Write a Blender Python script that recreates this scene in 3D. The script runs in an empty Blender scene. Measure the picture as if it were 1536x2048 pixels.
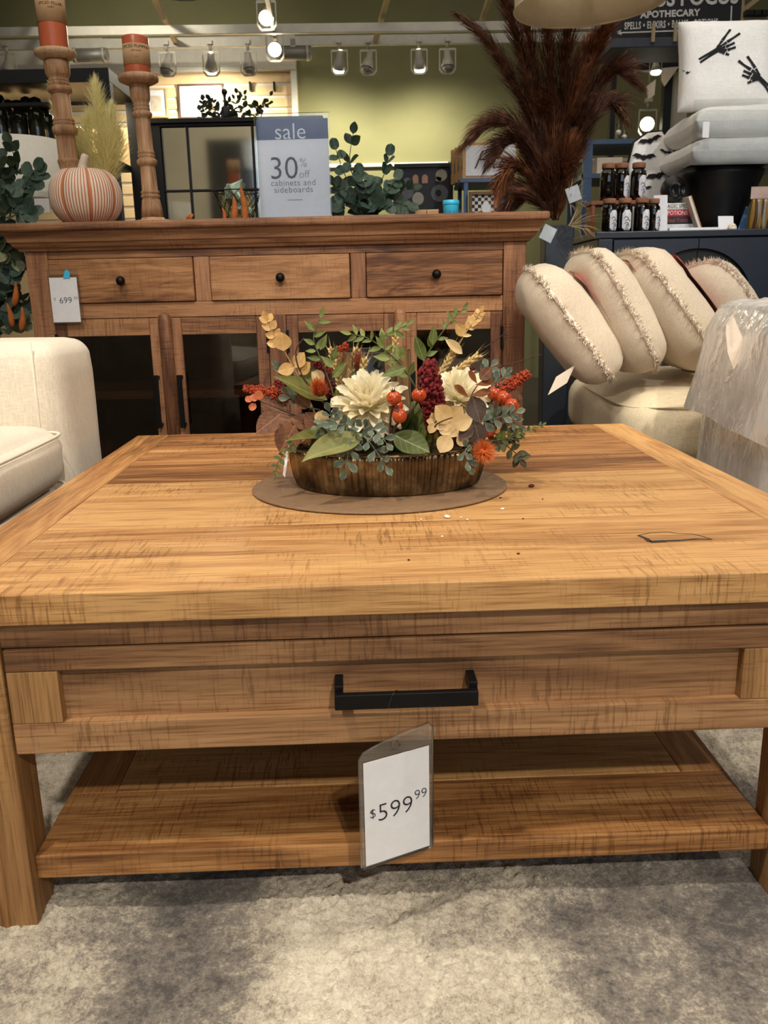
import bpy, bmesh, math, random
from mathutils import Vector, Matrix, noise
random.seed(7)
scene = bpy.context.scene
COL = scene.collection
PI = math.pi
def R(d): return math.radians(d)
def V(*a): return Vector(a)
def lin(r, g, b):
    def c(x):
        x /= 255.0
        return x/12.92 if x <= 0.04045 else ((x+0.055)/1.055)**2.4
    return (c(r), c(g), c(b), 1.0)
# ------------------------------------------------------------------ camera
FPX, PITCH, ROLL, CAM_Z = 1701.1, 0.2523, -0.0204, 0.7822
_fwd = V(0, math.cos(PITCH), -math.sin(PITCH)); _up0 = V(0, math.sin(PITCH), math.cos(PITCH)); _r0 = V(1, 0, 0)
_right = _r0*math.cos(ROLL) + _up0*math.sin(ROLL)
_up = -_r0*math.sin(ROLL) + _up0*math.cos(ROLL)
CAM = V(0, 0, CAM_Z)
cd = bpy.data.cameras.new('camera'); cam = bpy.data.objects.new('camera', cd); COL.objects.link(cam)
m = Matrix((_right, _up, -_fwd)).transposed().to_4x4(); m.translation = CAM
cam.matrix_world = m
cd.sensor_fit = 'HORIZONTAL'; cd.sensor_width = 36.0; cd.lens = FPX/1536*36.0
cd.clip_start = 0.02; cd.clip_end = 60
cd.dof.use_dof = True; cd.dof.focus_distance = 1.35; cd.dof.aperture_fstop = 22.0
scene.camera = cam
def ray(px, py): return _right*((px-768)/FPX) - _up*((py-1024)/FPX) + _fwd
def at(px, py, Y):                      # the point of the scene at depth Y seen at this place of the photograph
    d = ray(px, py); return CAM + d*(Y/d.y)
def atz(px, py, Z):
    d = ray(px, py); return CAM + d*((Z-CAM_Z)/d.z)
# ------------------------------------------------------------------ world, window daylight, exposure
w = bpy.data.worlds.new('world'); scene.world = w; w.use_nodes = True
w.node_tree.nodes['Background'].inputs[0].default_value = (1.0, 0.86, 0.68, 1)
w.node_tree.nodes['Background'].inputs[1].default_value = 0.03
scene.view_settings.view_transform = 'Standard'; scene.view_settings.look = 'None'
scene.view_settings.gamma = 1.0; scene.view_settings.use_curve_mapping = False
scene.view_settings.exposure = 0.25
def area(name, loc, target, sx, sy, energy, color):
    l = bpy.data.lights.new(name, 'AREA'); l.shape = 'RECTANGLE'; l.size = sx; l.size_y = sy
    l.energy = energy; l.color = color
    o = bpy.data.objects.new(name, l); COL.objects.link(o); o.location = loc
    o.rotation_euler = (Vector(target)-Vector(loc)).to_track_quat('-Z', 'Y').to_euler()
    return o
def spot(name, loc, target, energy, color=(1, .80, .55), angle=60, blend=.6, radius=.05):
    l = bpy.data.lights.new(name, 'SPOT'); l.energy = energy; l.color = color
    l.spot_size = R(angle); l.spot_blend = blend; l.shadow_soft_size = radius
    o = bpy.data.objects.new(name, l); COL.objects.link(o); o.location = loc
    o.rotation_euler = (Vector(target)-Vector(loc)).to_track_quat('-Z', 'Y').to_euler()
    return o
WARM = (1.0, .90, .76)
area('shop_window_daylight', (1.0, -4.6, 2.2), (0.6, 3, 1.2), 5.6, 1.6, 42, (.66, .82, 1.0))
area('ceiling_bounce_fill', (0, 1.2, 3.7), (0, 1.3, 0), 5.0, 5.0, 60, (1, .90, .76))  # added overhead fill standing in for bounced light
area('ceiling_bounce_fill', (0.5, 5.0, 3.8), (0.5, 5.0, 0), 5.0, 3.0, 28, (1, .90, .76))  # second added bounce fill, over the back of the room
area('front_wall_fill', (0, -2.2, 3.6), (0, -5.2, 2.6), 5.0, 1.0, 90, (1, .92, .80))  # added wash on the front wall, brightens what the mirror panes reflect
spot('added_wall_wash', (-1.7, 5.2, 2.9), (-1.8, 8, 2.45), 75, (1, .92, .74), 62, 1.0, .05)  # added spot without a fixture, lifts the slatwall header
spot('track_key_light', (0.75, -2.1, 3.0), (0.0, 1.1, .25), 265, WARM, 42, .7, .05)
spot('track_table_light', (-0.75, 0.2, 3.1), (-.15, 1.35, .4), 150, WARM, 46, .8, .06)
spot('track_table_light', (1.9, 1.1, 3.0), (.35, 1.45, .3), 95, WARM, 50, .8, .06)
spot('track_side_light', (-2.4, 1.2, 3.0), (-.5, 1.5, .2), 85, WARM, 50, .8, .06)
spot('track_sideboard_light', (-.9, .5, 3.1), (-.5, 2.6, .85), 80, WARM, 50, .8, .06)
spot('track_sideboard_light', (.6, .6, 3.1), (.2, 2.6, .8), 70, WARM, 46, .8, .06)
spot('added_display_fill', (2.3, -1.2, 3.0), (1.25, 3.5, 1.1), 190, (.95, .97, 1.0), 26, .8, .06)  # added cool fill for the lying pillows and jars, no fixture
spot('added_sign_fill', (-.25, -1.6, 2.9), (-.3, 2.66, 1.12), 110, (.86, .93, 1.0), 13, .8, .05)  # added cool front fill to brighten the sale sign, no fixture
spot('added_pampas_fill', (.2, 1.0, 3.2), (.65, 3.1, 1.3), 60, WARM, 36, .8, .06)  # added fill to lift the brown pampas, no fixture
spot('added_pillow_fill', (1.7, 1.5, 3.1), (1.35, 3.6, 1.3), 75, (1, .95, .88), 40, .8, .06)  # added fill to whiten the upper pillow, no fixture
spot('track_cushion_light', (1.6, .6, 3.0), (1.0, 2.4, .6), 130, WARM, 44, .8, .06)
# ------------------------------------------------------------------ mesh helpers
class MB:
    def __init__(s): s.v = []; s.f = []; s.sm = []
    def add(s, vs, fs, smooth=False):
        o = len(s.v); s.v += [tuple(x) for x in vs]
        s.f += [tuple(i+o for i in f) for f in fs]; s.sm += [smooth]*len(fs); return s
    def box(s, x0, x1, y0, y1, z0, z1):
        return s.add([(x0,y0,z0),(x1,y0,z0),(x1,y1,z0),(x0,y1,z0),(x0,y0,z1),(x1,y0,z1),(x1,y1,z1),(x0,y1,z1)],
              [(0,3,2,1),(4,5,6,7),(0,1,5,4),(1,2,6,5),(2,3,7,6),(3,0,4,7)])
    def obox(s, c, ax, ay, az):
        c, ax, ay, az = Vector(c), Vector(ax), Vector(ay), Vector(az)
        vs = [c+ax*i+ay*j+az*k for k in (-1,1) for (i,j) in ((-1,-1),(1,-1),(1,1),(-1,1))]
        fs = [(0,3,2,1),(4,5,6,7),(0,1,5,4),(1,2,6,5),(2,3,7,6),(3,0,4,7)]
        if ax.cross(ay).dot(az) < 0: fs = [f[::-1] for f in fs]
        return s.add(vs, fs)
    def bar(s, a, b, w, h):
        a, b = Vector(a), Vector(b); d = (b-a)/2
        n = d.normalized(); u = V(0,0,1) if abs(n.z) < .9 else V(0,1,0)
        x = n.cross(u).normalized(); y = x.cross(n)
        return s.obox((a+b)/2, x*w/2, d, y*h/2)
    def tube(s, pts, r, n=8, cap=True, smooth=True):
        pts = [Vector(p) for p in pts]; k = len(pts)
        rr = r if isinstance(r, (list, tuple)) else [r]*k
        t0 = (pts[1]-pts[0]).normalized(); u = V(0,0,1) if abs(t0.z) < .9 else V(0,1,0)
        x = t0.cross(u).normalized(); vs = []; fs = []
        for i in range(k):
            t = (pts[min(i+1,k-1)]-pts[max(i-1,0)])
            t = t.normalized() if t.length > 1e-9 else t0
            x = (x - t*x.dot(t)); x = x.normalized() if x.length > 1e-6 else t.orthogonal().normalized()
            y = t.cross(x)
            for j in range(n):
                a = 2*PI*j/n; vs.append(pts[i]+(x*math.cos(a)+y*math.sin(a))*rr[i])
        for i in range(k-1):
            for j in range(n):
                fs.append((i*n+j, i*n+(j+1)%n, (i+1)*n+(j+1)%n, (i+1)*n+j))
        s.add(vs, fs, smooth)
        if cap:
            o = len(s.v)-k*n
            s.f.append(tuple(o+j for j in range(n))[::-1]); s.sm.append(False)
            s.f.append(tuple(o+(k-1)*n+j for j in range(n))); s.sm.append(False)
        return s
    def lathe(s, prof, n=32, c=(0,0,0), sx=1, sy=1, smooth=True, rfun=None, close=True):
        c = Vector(c); vs = []; fs = []; k = len(prof)
        for (r, z) in prof:
            for j in range(n):
                a = 2*PI*j/n; q = r*(rfun(a, z) if rfun else 1)
                vs.append(c+V(q*math.cos(a)*sx, q*math.sin(a)*sy, z))
        for i in range(k-1):
            for j in range(n):
                fs.append((i*n+j, i*n+(j+1)%n, (i+1)*n+(j+1)%n, (i+1)*n+j))
        s.add(vs, fs, smooth)
        if close:
            o = len(s.v)-k*n
            if prof[0][0] > 1e-6: s.f.append(tuple(o+j for j in range(n))[::-1]); s.sm.append(False)
            if prof[-1][0] > 1e-6: s.f.append(tuple(o+(k-1)*n+j for j in range(n))); s.sm.append(False)
        return s
    def ball(s, c, r, nu=10, nv=6):
        c = Vector(c); r = r if isinstance(r, (tuple, list)) else (r, r, r)
        vs = [c+V(0,0,-r[2])]; fs = []
        for i in range(1, nv):
            p = -PI/2+PI*i/nv
            for j in range(nu):
                a = 2*PI*j/nu; vs.append(c+V(r[0]*math.cos(p)*math.cos(a), r[1]*math.cos(p)*math.sin(a), r[2]*math.sin(p)))
        vs.append(c+V(0,0,r[2])); L = len(vs)-1
        for j in range(nu):
            fs.append((0, 1+(j+1)%nu, 1+j)); fs.append((L, L-nu+j, L-nu+(j+1)%nu))
        for i in range(nv-2):
            for j in range(nu):
                a = 1+i*nu+j; b = 1+i*nu+(j+1)%nu; fs.append((a, b, b+nu, a+nu))
        return s.add(vs, fs, True)
    def grid(s, fn, nu, nv, smooth=True, wrap=False):
        vs = [fn(i/nu, j/nv) for j in range(nv+1) for i in range(nu+(0 if wrap else 1))]
        W = nu if wrap else nu+1; fs = []
        for j in range(nv):
            for i in range(nu):
                a = j*W+i; b = j*W+(i+1)%W if wrap else j*W+i+1
                fs.append((a, b, b+W, a+W))
        return s.add(vs, fs, smooth)
    def prism(s, pts, d, smooth=False):     # outline (3D points in a plane) pushed along d
        pts = [Vector(p) for p in pts]; d = Vector(d); n = len(pts)
        nrm = V(0,0,0)
        for i in range(n): nrm += pts[i].cross(pts[(i+1)%n])
        if nrm.dot(d) > 0: pts = pts[::-1]
        vs = pts+[p+d for p in pts]
        fs = [tuple(range(n)), tuple(range(2*n-1, n-1, -1))]+[(i, i+n, (i+1)%n+n, (i+1)%n) for i in range(n)]
        return s.add(vs, fs, smooth)
    def strand(s, pts, w, side):
        pts = [Vector(p) for p in pts]; k = len(pts); vs = []; fs = []
        side = Vector(side)
        for i, p in enumerate(pts):
            ww = w*(1-i/(k-1))*.5
            if i < k-1: vs += [p-side*ww, p+side*ww]
            else: vs.append(p)
        for i in range(k-2): fs.append((2*i, 2*i+1, 2*i+3, 2*i+2))
        fs.append((2*k-4, 2*k-3, 2*k-2))
        return s.add(vs, fs, True)
    def mesh(s, name, mat):
        me = bpy.data.meshes.new(name); me.from_pydata(s.v, [], s.f)
        me.polygons.foreach_set('use_smooth', s.sm)
        if mat: me.materials.append(mat)
        me.update(); return me
    def build(s, name, mat, parent=None, bevel=0, seg=2):
        if parent is None:
            xs = [v[0] for v in s.v]; ys = [v[1] for v in s.v]; zs = [v[2] for v in s.v]
            org = V((min(xs)+max(xs))/2, (min(ys)+max(ys))/2, min(zs))
            s.v = [tuple(Vector(v)-org) for v in s.v]
        o = bpy.data.objects.new(name, s.mesh(name, mat)); COL.objects.link(o)
        if parent is None: o.location = org
        else: o.parent = parent
        if bevel:
            b = o.modifiers.new('bevel', 'BEVEL'); b.width = bevel; b.segments = seg; b.limit_method = 'ANGLE'; b.angle_limit = R(35)
        return o
def tag(o, label, cat, group=None):
    o['label'] = label; o['category'] = cat
    if group: o['group'] = group
    return o
def struct(o): o['kind'] = 'structure'; return o
def thing(name, label, cat, loc=(0,0,0), rotz=0, group=None):
    o = bpy.data.objects.new(name, None); COL.objects.link(o); o.empty_display_size = .05
    o.location = loc; o.rotation_euler = (0, 0, rotz)
    return tag(o, label, cat, group)
def put(me, name, parent, mat4):
    o = bpy.data.objects.new(name, me); COL.objects.link(o); o.parent = parent; o.matrix_local = mat4; return o
def frame(pos, d, n, s=1.0):            # local Y along d, local Z towards n
    y = Vector(d).normalized(); z = Vector(n); z = z-y*z.dot(y)
    z = z.normalized() if z.length > 1e-5 else y.orthogonal().normalized()
    x = y.cross(z); sc = s if isinstance(s, (tuple, list)) else (s, s, s)
    m = Matrix((x*sc[0], y*sc[1], z*sc[2])).transposed().to_4x4(); m.translation = Vector(pos); return m
def curve_pts(pts, n):                  # smooth resampling of a polyline (Catmull-Rom)
    P = [Vector(p) for p in pts]
    if len(P) == 2: return [P[0].lerp(P[1], i/(n-1)) for i in range(n)]
    out = []
    for i in range(n):
        t = i/(n-1)*(len(P)-1); k = min(int(t), len(P)-2); u = t-k
        a = P[max(k-1,0)]; b = P[k]; c = P[k+1]; d = P[min(k+2,len(P)-1)]
        out.append(.5*((2*b)+(c-a)*u+(2*a-5*b+4*c-d)*u*u+(3*b-a-3*c+d)*u**3))
    return out
def rnd(a, b): return random.uniform(a, b)
def text(body, size, mat, parent, mat4, name='lettering', offset=0.0, ext=.0002, align='CENTER', xs=1.0, space=1.0, bend=None, shear=0):
    cu = bpy.data.curves.new('t', 'FONT'); cu.body = body; cu.size = size; cu.align_x = align; cu.align_y = 'CENTER'
    cu.offset = offset; cu.extrude = ext; cu.space_character = space; cu.shear = shear; cu.resolution_u = 3
    to = bpy.data.objects.new('t', cu); COL.objects.link(to)
    dg = bpy.context.evaluated_depsgraph_get(); me = bpy.data.meshes.new_from_object(to.evaluated_get(dg))
    bpy.data.objects.remove(to); bpy.data.curves.remove(cu)
    for v in me.vertices:
        v.co.x *= xs
        if bend: a = v.co.x/bend; rr = bend+v.co.z; v.co = V(rr*math.sin(a), v.co.y, rr*math.cos(a)-bend)
    me.materials.clear(); me.materials.append(mat)
    return put(me, name, parent, mat4)
def facing(pos, right, up):             # frame for flat print: text x along right, y along up
    x = Vector(right).normalized(); u = Vector(up); u = (u-x*u.dot(x)).normalized(); z = x.cross(u)
    m = Matrix((x, u, z)).transposed().to_4x4(); m.translation = Vector(pos); return m
# ------------------------------------------------------------------ materials
class NT:
    def __init__(s, name):
        s.m = bpy.data.materials.new(name); s.m.use_nodes = True; s.t = s.m.node_tree; s.n = s.t.nodes
        s.b = s.n['Principled BSDF']; s.out = s.n['Material Output']
    def new(s, ty, **kw):
        nd = s.n.new(ty)
        for k, v in kw.items(): setattr(nd, k, v)
        return nd
    def link(s, a, b): s.t.links.new(a, b)
    def val(s, inp, v):
        if hasattr(v, 'is_linked') or isinstance(v, bpy.types.NodeSocket): s.link(v, inp)
        else: inp.default_value = v
    def math(s, op, a, b=None, c=None, clamp=False):
        nd = s.new('ShaderNodeMath', operation=op, use_clamp=clamp); s.val(nd.inputs[0], a)
        if b is not None: s.val(nd.inputs[1], b)
        if c is not None: s.val(nd.inputs[2], c)
        return nd.outputs[0]
    def vmath(s, op, a, b):
        nd = s.new('ShaderNodeVectorMath', operation=op); s.val(nd.inputs[0], a); s.val(nd.inputs[1], b); return nd.outputs[0]
    def noise(s, vec, scale, detail=3, rough=.55, dist=0, out=0):
        nd = s.new('ShaderNodeTexNoise'); s.link(vec, nd.inputs['Vector'])
        nd.inputs['Scale'].default_value = scale; nd.inputs['Detail'].default_value = detail
        nd.inputs['Roughness'].default_value = rough; nd.inputs['Distortion'].default_value = dist
        return nd.outputs[out]
    def ramp(s, fac, stops, interp='LINEAR'):
        nd = s.new('ShaderNodeValToRGB'); s.link(fac, nd.inputs[0]); cr = nd.color_ramp; cr.interpolation = interp
        while len(cr.elements) < len(stops): cr.elements.new(.5)
        for e, (p, c) in zip(cr.elements, stops): e.position = p; e.color = c if isinstance(c, (tuple, list)) else (c, c, c, 1)
        return nd.outputs[0]
    def mix(s, fac, a, b, mode='MIX'):
        nd = s.new('ShaderNodeMix', data_type='RGBA', blend_type=mode); s.val(nd.inputs[0], fac); s.val(nd.inputs[6], a); s.val(nd.inputs[7], b); return nd.outputs[2]
    def coord(s, out='Object', rand=True):
        tc = s.new('ShaderNodeTexCoord').outputs[out]
        if not rand: return tc
        oi = s.new('ShaderNodeObjectInfo').outputs['Random']
        return s.vmath('ADD', tc, s.vscale(oi, 13.7))
    def vscale(s, val, k):
        c = s.new('ShaderNodeCombineXYZ')
        for i, q in enumerate((1.0, .63, 1.9)): s.link(s.math('MULTIPLY', val, k*q), c.inputs[i])
        return c.outputs[0]
    def bump(s, h, strength=.3, dist=.002, prev=None):
        nd = s.new('ShaderNodeBump'); nd.inputs['Strength'].default_value = strength; nd.inputs['Distance'].default_value = dist
        s.link(h, nd.inputs['Height']); s.link(nd.outputs[0], s.b.inputs['Normal']); return nd
    def set(s, **kw):
        al = dict(color='Base Color', rough='Roughness', metal='Metallic', trans='Transmission Weight', ior='IOR', alpha='Alpha',
                  sss='Subsurface Weight', coat='Coat Weight', sheen='Sheen Weight', emit='Emission Color', estr='Emission Strength', spec='Specular IOR Level')
        for k, v in kw.items(): s.val(s.b.inputs[al[k]], v)
        return s
def wood(name, dark, mid, light, axis='X', saw=.5, rough=.45, vary=.22, figure=1.0):
    t = NT(name); co = t.coord()
    sc = {'X': (1, 9, 9), 'Y': (9, 1, 9), 'Z': (9, 9, 1)}[axis]
    v1 = t.vmath('MULTIPLY', co, tuple(sc))
    big = t.noise(v1, 1.5, 4, .55, 1.2*figure)
    sc2 = tuple(a*(14 if a > 1 else 4) for a in sc)
    fine = t.noise(t.vmath('MULTIPLY', co, sc2), 1.6, 4, .75)
    rings = t.math('FRACT', t.math('MULTIPLY', t.noise(v1, .8, 2, .5, 1.0*figure), 11.0))
    rings = t.math('ABSOLUTE', t.math('SUBTRACT', rings, .5))
    f = t.math('ADD', t.math('MULTIPLY', big, .66), t.math('MULTIPLY', fine, .42))
    f = t.math('ADD', f, t.math('MULTIPLY', rings, .20))
    oi = t.new('ShaderNodeObjectInfo').outputs['Random']
    f = t.math('ADD', f, t.math('MULTIPLY', t.math('SUBTRACT', oi, .5), vary))
    col = t.ramp(f, [(.38, dark), (.555, mid), (.74, light)])
    strk = t.ramp(t.noise(t.vmath('MULTIPLY', co, tuple(a*.9 for a in sc)), 2.3, 5, .65, .8*figure), [(.50, 0.0), (.64, 1.0)])
    col = t.mix(t.math('MULTIPLY', strk, .55), col, t.mix(1.0, col, (.62, .58, .55, 1), 'MULTIPLY'))
    # rough-sawn marks across the grain
    sc3 = {'X': (240, 18, 18), 'Y': (18, 240, 18), 'Z': (18, 18, 240)}[axis]
    sawn = t.noise(t.vmath('MULTIPLY', co, sc3), 1.0, 3, .65, .02)
    patch = t.noise(co, 5.0, 2, .6)
    sm = t.math('MULTIPLY', t.ramp(sawn, [(.53, 0.0), (.62, 1.0)]), t.ramp(patch, [(.42, 0.0), (.60, 1.0)]))
    sm2 = t.math('MULTIPLY', sm, saw)
    col = t.mix(sm2, col, t.mix(1.0, col, (.36, .28, .22, 1), 'MULTIPLY'))
    pores = t.ramp(t.noise(t.vmath('MULTIPLY', co, tuple(a*(40 if a > 1 else 9) for a in sc)), 1.0, 2, .6), [(.36, 1.0), (.47, 0.0)])
    col = t.mix(t.math('MULTIPLY', pores, .6), col, t.mix(1.0, col, (.45, .36, .28, 1), 'MULTIPLY'))
    t.set(color=col, rough=t.math('ADD', rough, t.math('MULTIPLY', fine, .15)), spec=.4)
    h = t.math('SUBTRACT', fine, t.math('MULTIPLY', sm, 1.2)); t.bump(h, .22, .0012)
    return t.m
def pm(name, rgb, rough=.6, metal=0, vary=.15, scale=25, bump=0.0, bscale=None, stretch=(1,1,1), rand=True, **kw):
    t = NT(name); co = t.vmath('MULTIPLY', t.coord(rand=rand), tuple(stretch)); c = lin(*rgb)
    n = t.noise(co, scale, 3, .6)
    a = tuple(x*(1-vary) for x in c[:3])+(1,); b = tuple(min(1, x*(1+vary)) for x in c[:3])+(1,)
    t.set(color=t.ramp(n, [(.3, a), (.7, b)]), rough=rough, metal=metal, **kw)
    if bump: t.bump(t.noise(co, bscale or scale*3, 3, .6), bump, .002)
    return t.m
def fabric(name, rgb, thread=900, bump=.35, vary=.10, rough=.95, slub=.12):
    t = NT(name); co = t.coord(); c = lin(*rgb)
    a = t.noise(t.vmath('MULTIPLY', co, (.12, 1, 1)), thread*.55, 2, .6); b = t.noise(t.vmath('MULTIPLY', co, (1, 1, .12)), thread*.55, 2, .6)
    wv = t.math('ADD', t.math('MULTIPLY', a, .5), t.math('MULTIPLY', b, .5))
    big = t.noise(co, 9, 3, .6)
    f = t.math('ADD', t.math('MULTIPLY', wv, .8), t.math('MULTIPLY', big, .25))
    d = tuple(x*(1-vary*2.2) for x in c[:3])+(1,); l = tuple(min(1, x*(1+vary)) for x in c[:3])+(1,)
    t.set(color=t.ramp(f, [(.35, d), (.68, l)]), rough=rough, sheen=.15, spec=.2); t.bump(wv, bump, .0015)
    return t.m
def leafmat(name, c1, c2, vein=None, edge=None, rough=.55, hw=.2):
    t = NT(name); tc = t.new('ShaderNodeTexCoord').outputs['Object']
    sp = t.new('ShaderNodeSeparateXYZ'); t.link(tc, sp.inputs[0]); ax = t.math('ABSOLUTE', sp.outputs[0])
    n = t.noise(t.coord(), 3.5, 3, .6); oi = t.new('ShaderNodeObjectInfo').outputs['Random']
    f = t.math('ADD', t.math('MULTIPLY', n, .7), t.math('MULTIPLY', oi, .35))
    col = t.ramp(f, [(.3, lin(*c1)), (.75, lin(*c2))])
    if vein:
        yy = t.math('FRACT', t.math('ADD', t.math('MULTIPLY', sp.outputs[1], 6.0), t.math('MULTIPLY', ax, -6.0)))
        sv = t.math('MULTIPLY', t.math('LESS_THAN', yy, .10), .45)
        vf = t.math('MAXIMUM', t.math('LESS_THAN', ax, .014), sv); col = t.mix(t.math('MULTIPLY', vf, .6), col, lin(*vein))
    if edge: col = t.mix(t.ramp(ax, [(hw*.62, 0.0), (hw*.98, 1.0)]), col, lin(*edge))
    t.set(color=col, rough=rough, sss=0.0, spec=.35)
    # a thin leaf lets light through
    tr = t.new('ShaderNodeBsdfTranslucent'); t.link(col, tr.inputs[0]); mx = t.new('ShaderNodeMixShader'); mx.inputs[0].default_value = .22
    t.link(t.b.outputs[0], mx.inputs[1]); t.link(tr.outputs[0], mx.inputs[2]); t.link(mx.outputs[0], t.out.inputs[0])
    return t.m
def clear(name, tint=(1,1,1), refl=.06, rough=.02, haze=0.0, hcol=(.9,.9,.9), k=1.0, crinkle=False):
    t = NT(name); tr = t.new('ShaderNodeBsdfTransparent'); tr.inputs[0].default_value = tuple(tint)+(1,)
    gl = t.new('ShaderNodeBsdfGlossy'); gl.inputs['Roughness'].default_value = rough
    fr = t.new('ShaderNodeFresnel'); fr.inputs[0].default_value = 1.45
    n = t.noise(t.coord(), 14, 2)
    fac = t.math('ADD', t.math('MULTIPLY', fr.outputs[0], k), t.math('MULTIPLY', n, refl), clamp=True)
    mx = t.new('ShaderNodeMixShader'); t.link(fac, mx.inputs[0]); t.link(tr.outputs[0], mx.inputs[1]); t.link(gl.outputs[0], mx.inputs[2])
    last = mx.outputs[0]
    if haze:
        df = t.new('ShaderNodeBsdfDiffuse'); df.inputs[0].default_value = tuple(hcol)+(1,)
        tl = t.new('ShaderNodeBsdfTranslucent'); tl.inputs[0].default_value = tuple(hcol)+(1,)
        m0 = t.new('ShaderNodeMixShader'); m0.inputs[0].default_value = .5; t.link(df.outputs[0], m0.inputs[1]); t.link(tl.outputs[0], m0.inputs[2])
        m2 = t.new('ShaderNodeMixShader'); t.link(t.math('MULTIPLY', t.ramp(n, [(.3, .75), (.7, 1.0)]), haze), m2.inputs[0]); t.link(last, m2.inputs[1]); t.link(m0.outputs[0], m2.inputs[2]); last = m2.outputs[0]
    if crinkle:
        bp = t.new('ShaderNodeBump'); bp.inputs['Strength'].default_value = .8; bp.inputs['Distance'].default_value = .012
        t.link(t.noise(t.vmath('MULTIPLY', t.coord(), (1, 1, .45)), 22, 4, .55, 1.5), bp.inputs['Height'])
        for nd in (gl, fr): t.link(bp.outputs[0], nd.inputs['Normal'])
    t.link(last, t.out.inputs[0]); return t.m
def translucent(m, fac=.4, rgb=None):
    nt = m.node_tree; b = nt.nodes['Principled BSDF']; tr = nt.nodes.new('ShaderNodeBsdfTranslucent'); mx = nt.nodes.new('ShaderNodeMixShader'); mx.inputs[0].default_value = fac
    l = b.inputs['Base Color'].links
    if l: nt.links.new(l[0].from_socket, tr.inputs[0])
    nt.links.new(b.outputs[0], mx.inputs[1]); nt.links.new(tr.outputs[0], mx.inputs[2]); nt.links.new(mx.outputs[0], nt.nodes['Material Output'].inputs[0]); return m
def emit(name, rgb, s):
    t = NT(name); n = t.noise(t.coord(), 5); c = t.mix(t.math('MULTIPLY', n, .1), rgb+(1,), (1, 1, 1, 1))
    t.set(color=(1, 1, 1, 1), emit=c, estr=s, rough=.4); return t.m
W_D, W_M, W_L = lin(114, 73, 40), lin(172, 122, 72), lin(204, 158, 102)
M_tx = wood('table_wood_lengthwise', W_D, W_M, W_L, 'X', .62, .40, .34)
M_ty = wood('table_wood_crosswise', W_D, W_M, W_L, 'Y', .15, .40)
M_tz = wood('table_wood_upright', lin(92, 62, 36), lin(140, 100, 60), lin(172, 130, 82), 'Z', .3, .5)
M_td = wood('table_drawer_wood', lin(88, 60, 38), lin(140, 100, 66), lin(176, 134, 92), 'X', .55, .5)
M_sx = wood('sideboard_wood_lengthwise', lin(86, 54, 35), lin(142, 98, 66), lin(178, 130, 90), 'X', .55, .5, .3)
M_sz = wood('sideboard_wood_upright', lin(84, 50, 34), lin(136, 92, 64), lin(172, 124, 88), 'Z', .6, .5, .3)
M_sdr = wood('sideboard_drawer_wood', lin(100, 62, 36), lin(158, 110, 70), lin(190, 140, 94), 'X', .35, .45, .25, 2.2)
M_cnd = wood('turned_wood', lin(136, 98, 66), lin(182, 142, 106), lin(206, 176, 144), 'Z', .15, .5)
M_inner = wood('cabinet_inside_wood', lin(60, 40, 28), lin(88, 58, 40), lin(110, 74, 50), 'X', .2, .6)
M_black = pm('black_metal', (20, 19, 20), .45, .6, .2, 30)
M_blackp = pm('black_paint', (22, 21, 22), .5, 0, .2, 20)
M_navyblk = pm('blue_black_cabinet_paint', (18, 26, 40), .4, 0, .2, 12)
M_upho = fabric('cream_upholstery', (226, 216, 198), 700, .5, .10)
M_uphow = fabric('warm_cream_upholstery', (228, 212, 182), 600, .5, .10)
M_pil = fabric('oatmeal_linen', (212, 198, 178), 900, .4, .11)
M_frng = fabric('frayed_linen', (238, 226, 210), 900, .4, .08)
M_rust = fabric('rust_felt', (176, 72, 38), 700, .4)
M_knit = fabric('white_knit', (238, 236, 232), 420, .5, .06)
M_paper = pm('white_paper', (228, 228, 232), .7, 0, .03, 60)
M_card = pm('cream_card', (226, 212, 196), .8, 0, .05, 40)
M_ink = pm('dark_ink', (30, 30, 36), .7, 0, .1, 40)
M_inkl = pm('grey_ink', (78, 80, 90), .7, 0, .1, 40)
M_navy = pm('navy_print', (66, 72, 112), .45, 0, .12, 18)
M_white = pm('white_paint', (226, 222, 210), .6, 0, .05, 20)
M_whitem = pm('white_metal', (200, 196, 184), .5, .2, .06, 20)
M_grey = pm('grey_metal', (150, 148, 140), .5, .5, .1, 20)
M_glass = clear('clear_glass', (.97, .98, .97), .02, .02, k=.6)
M_cabglass = clear('smoked_cabinet_glass', (.55, .52, .50), .05, .03, k=1.2)
M_acr = clear('clear_acrylic', (.96, .97, .97), .05, .03)
M_vinyl = clear('clear_vinyl', (.96, .96, .96), .08, .08)
M_film = clear('milky_plastic_film', (.97, .97, .96), .16, .10, .55, (.96, .96, .96), 1.4, True)
M_orange = pm('orange_wax', (188, 98, 64), .3, 0, .18, 14, stretch=(1, 1, .3))
M_kraft = pm('kraft_paper', (188, 152, 112), .8, 0, .08, 60)
M_cork = pm('cork', (150, 104, 74), .85, 0, .25, 60, .3)
M_jar = pm('dark_amber_glass', (16, 10, 8), .04, 0, .2, 20, coat=.6)
M_bulb = emit('lit_bulb', (1.0, .90, .70), 18)
M_bulbc = emit('lit_bulb_large', (1.0, .93, .80), 8)
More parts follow.
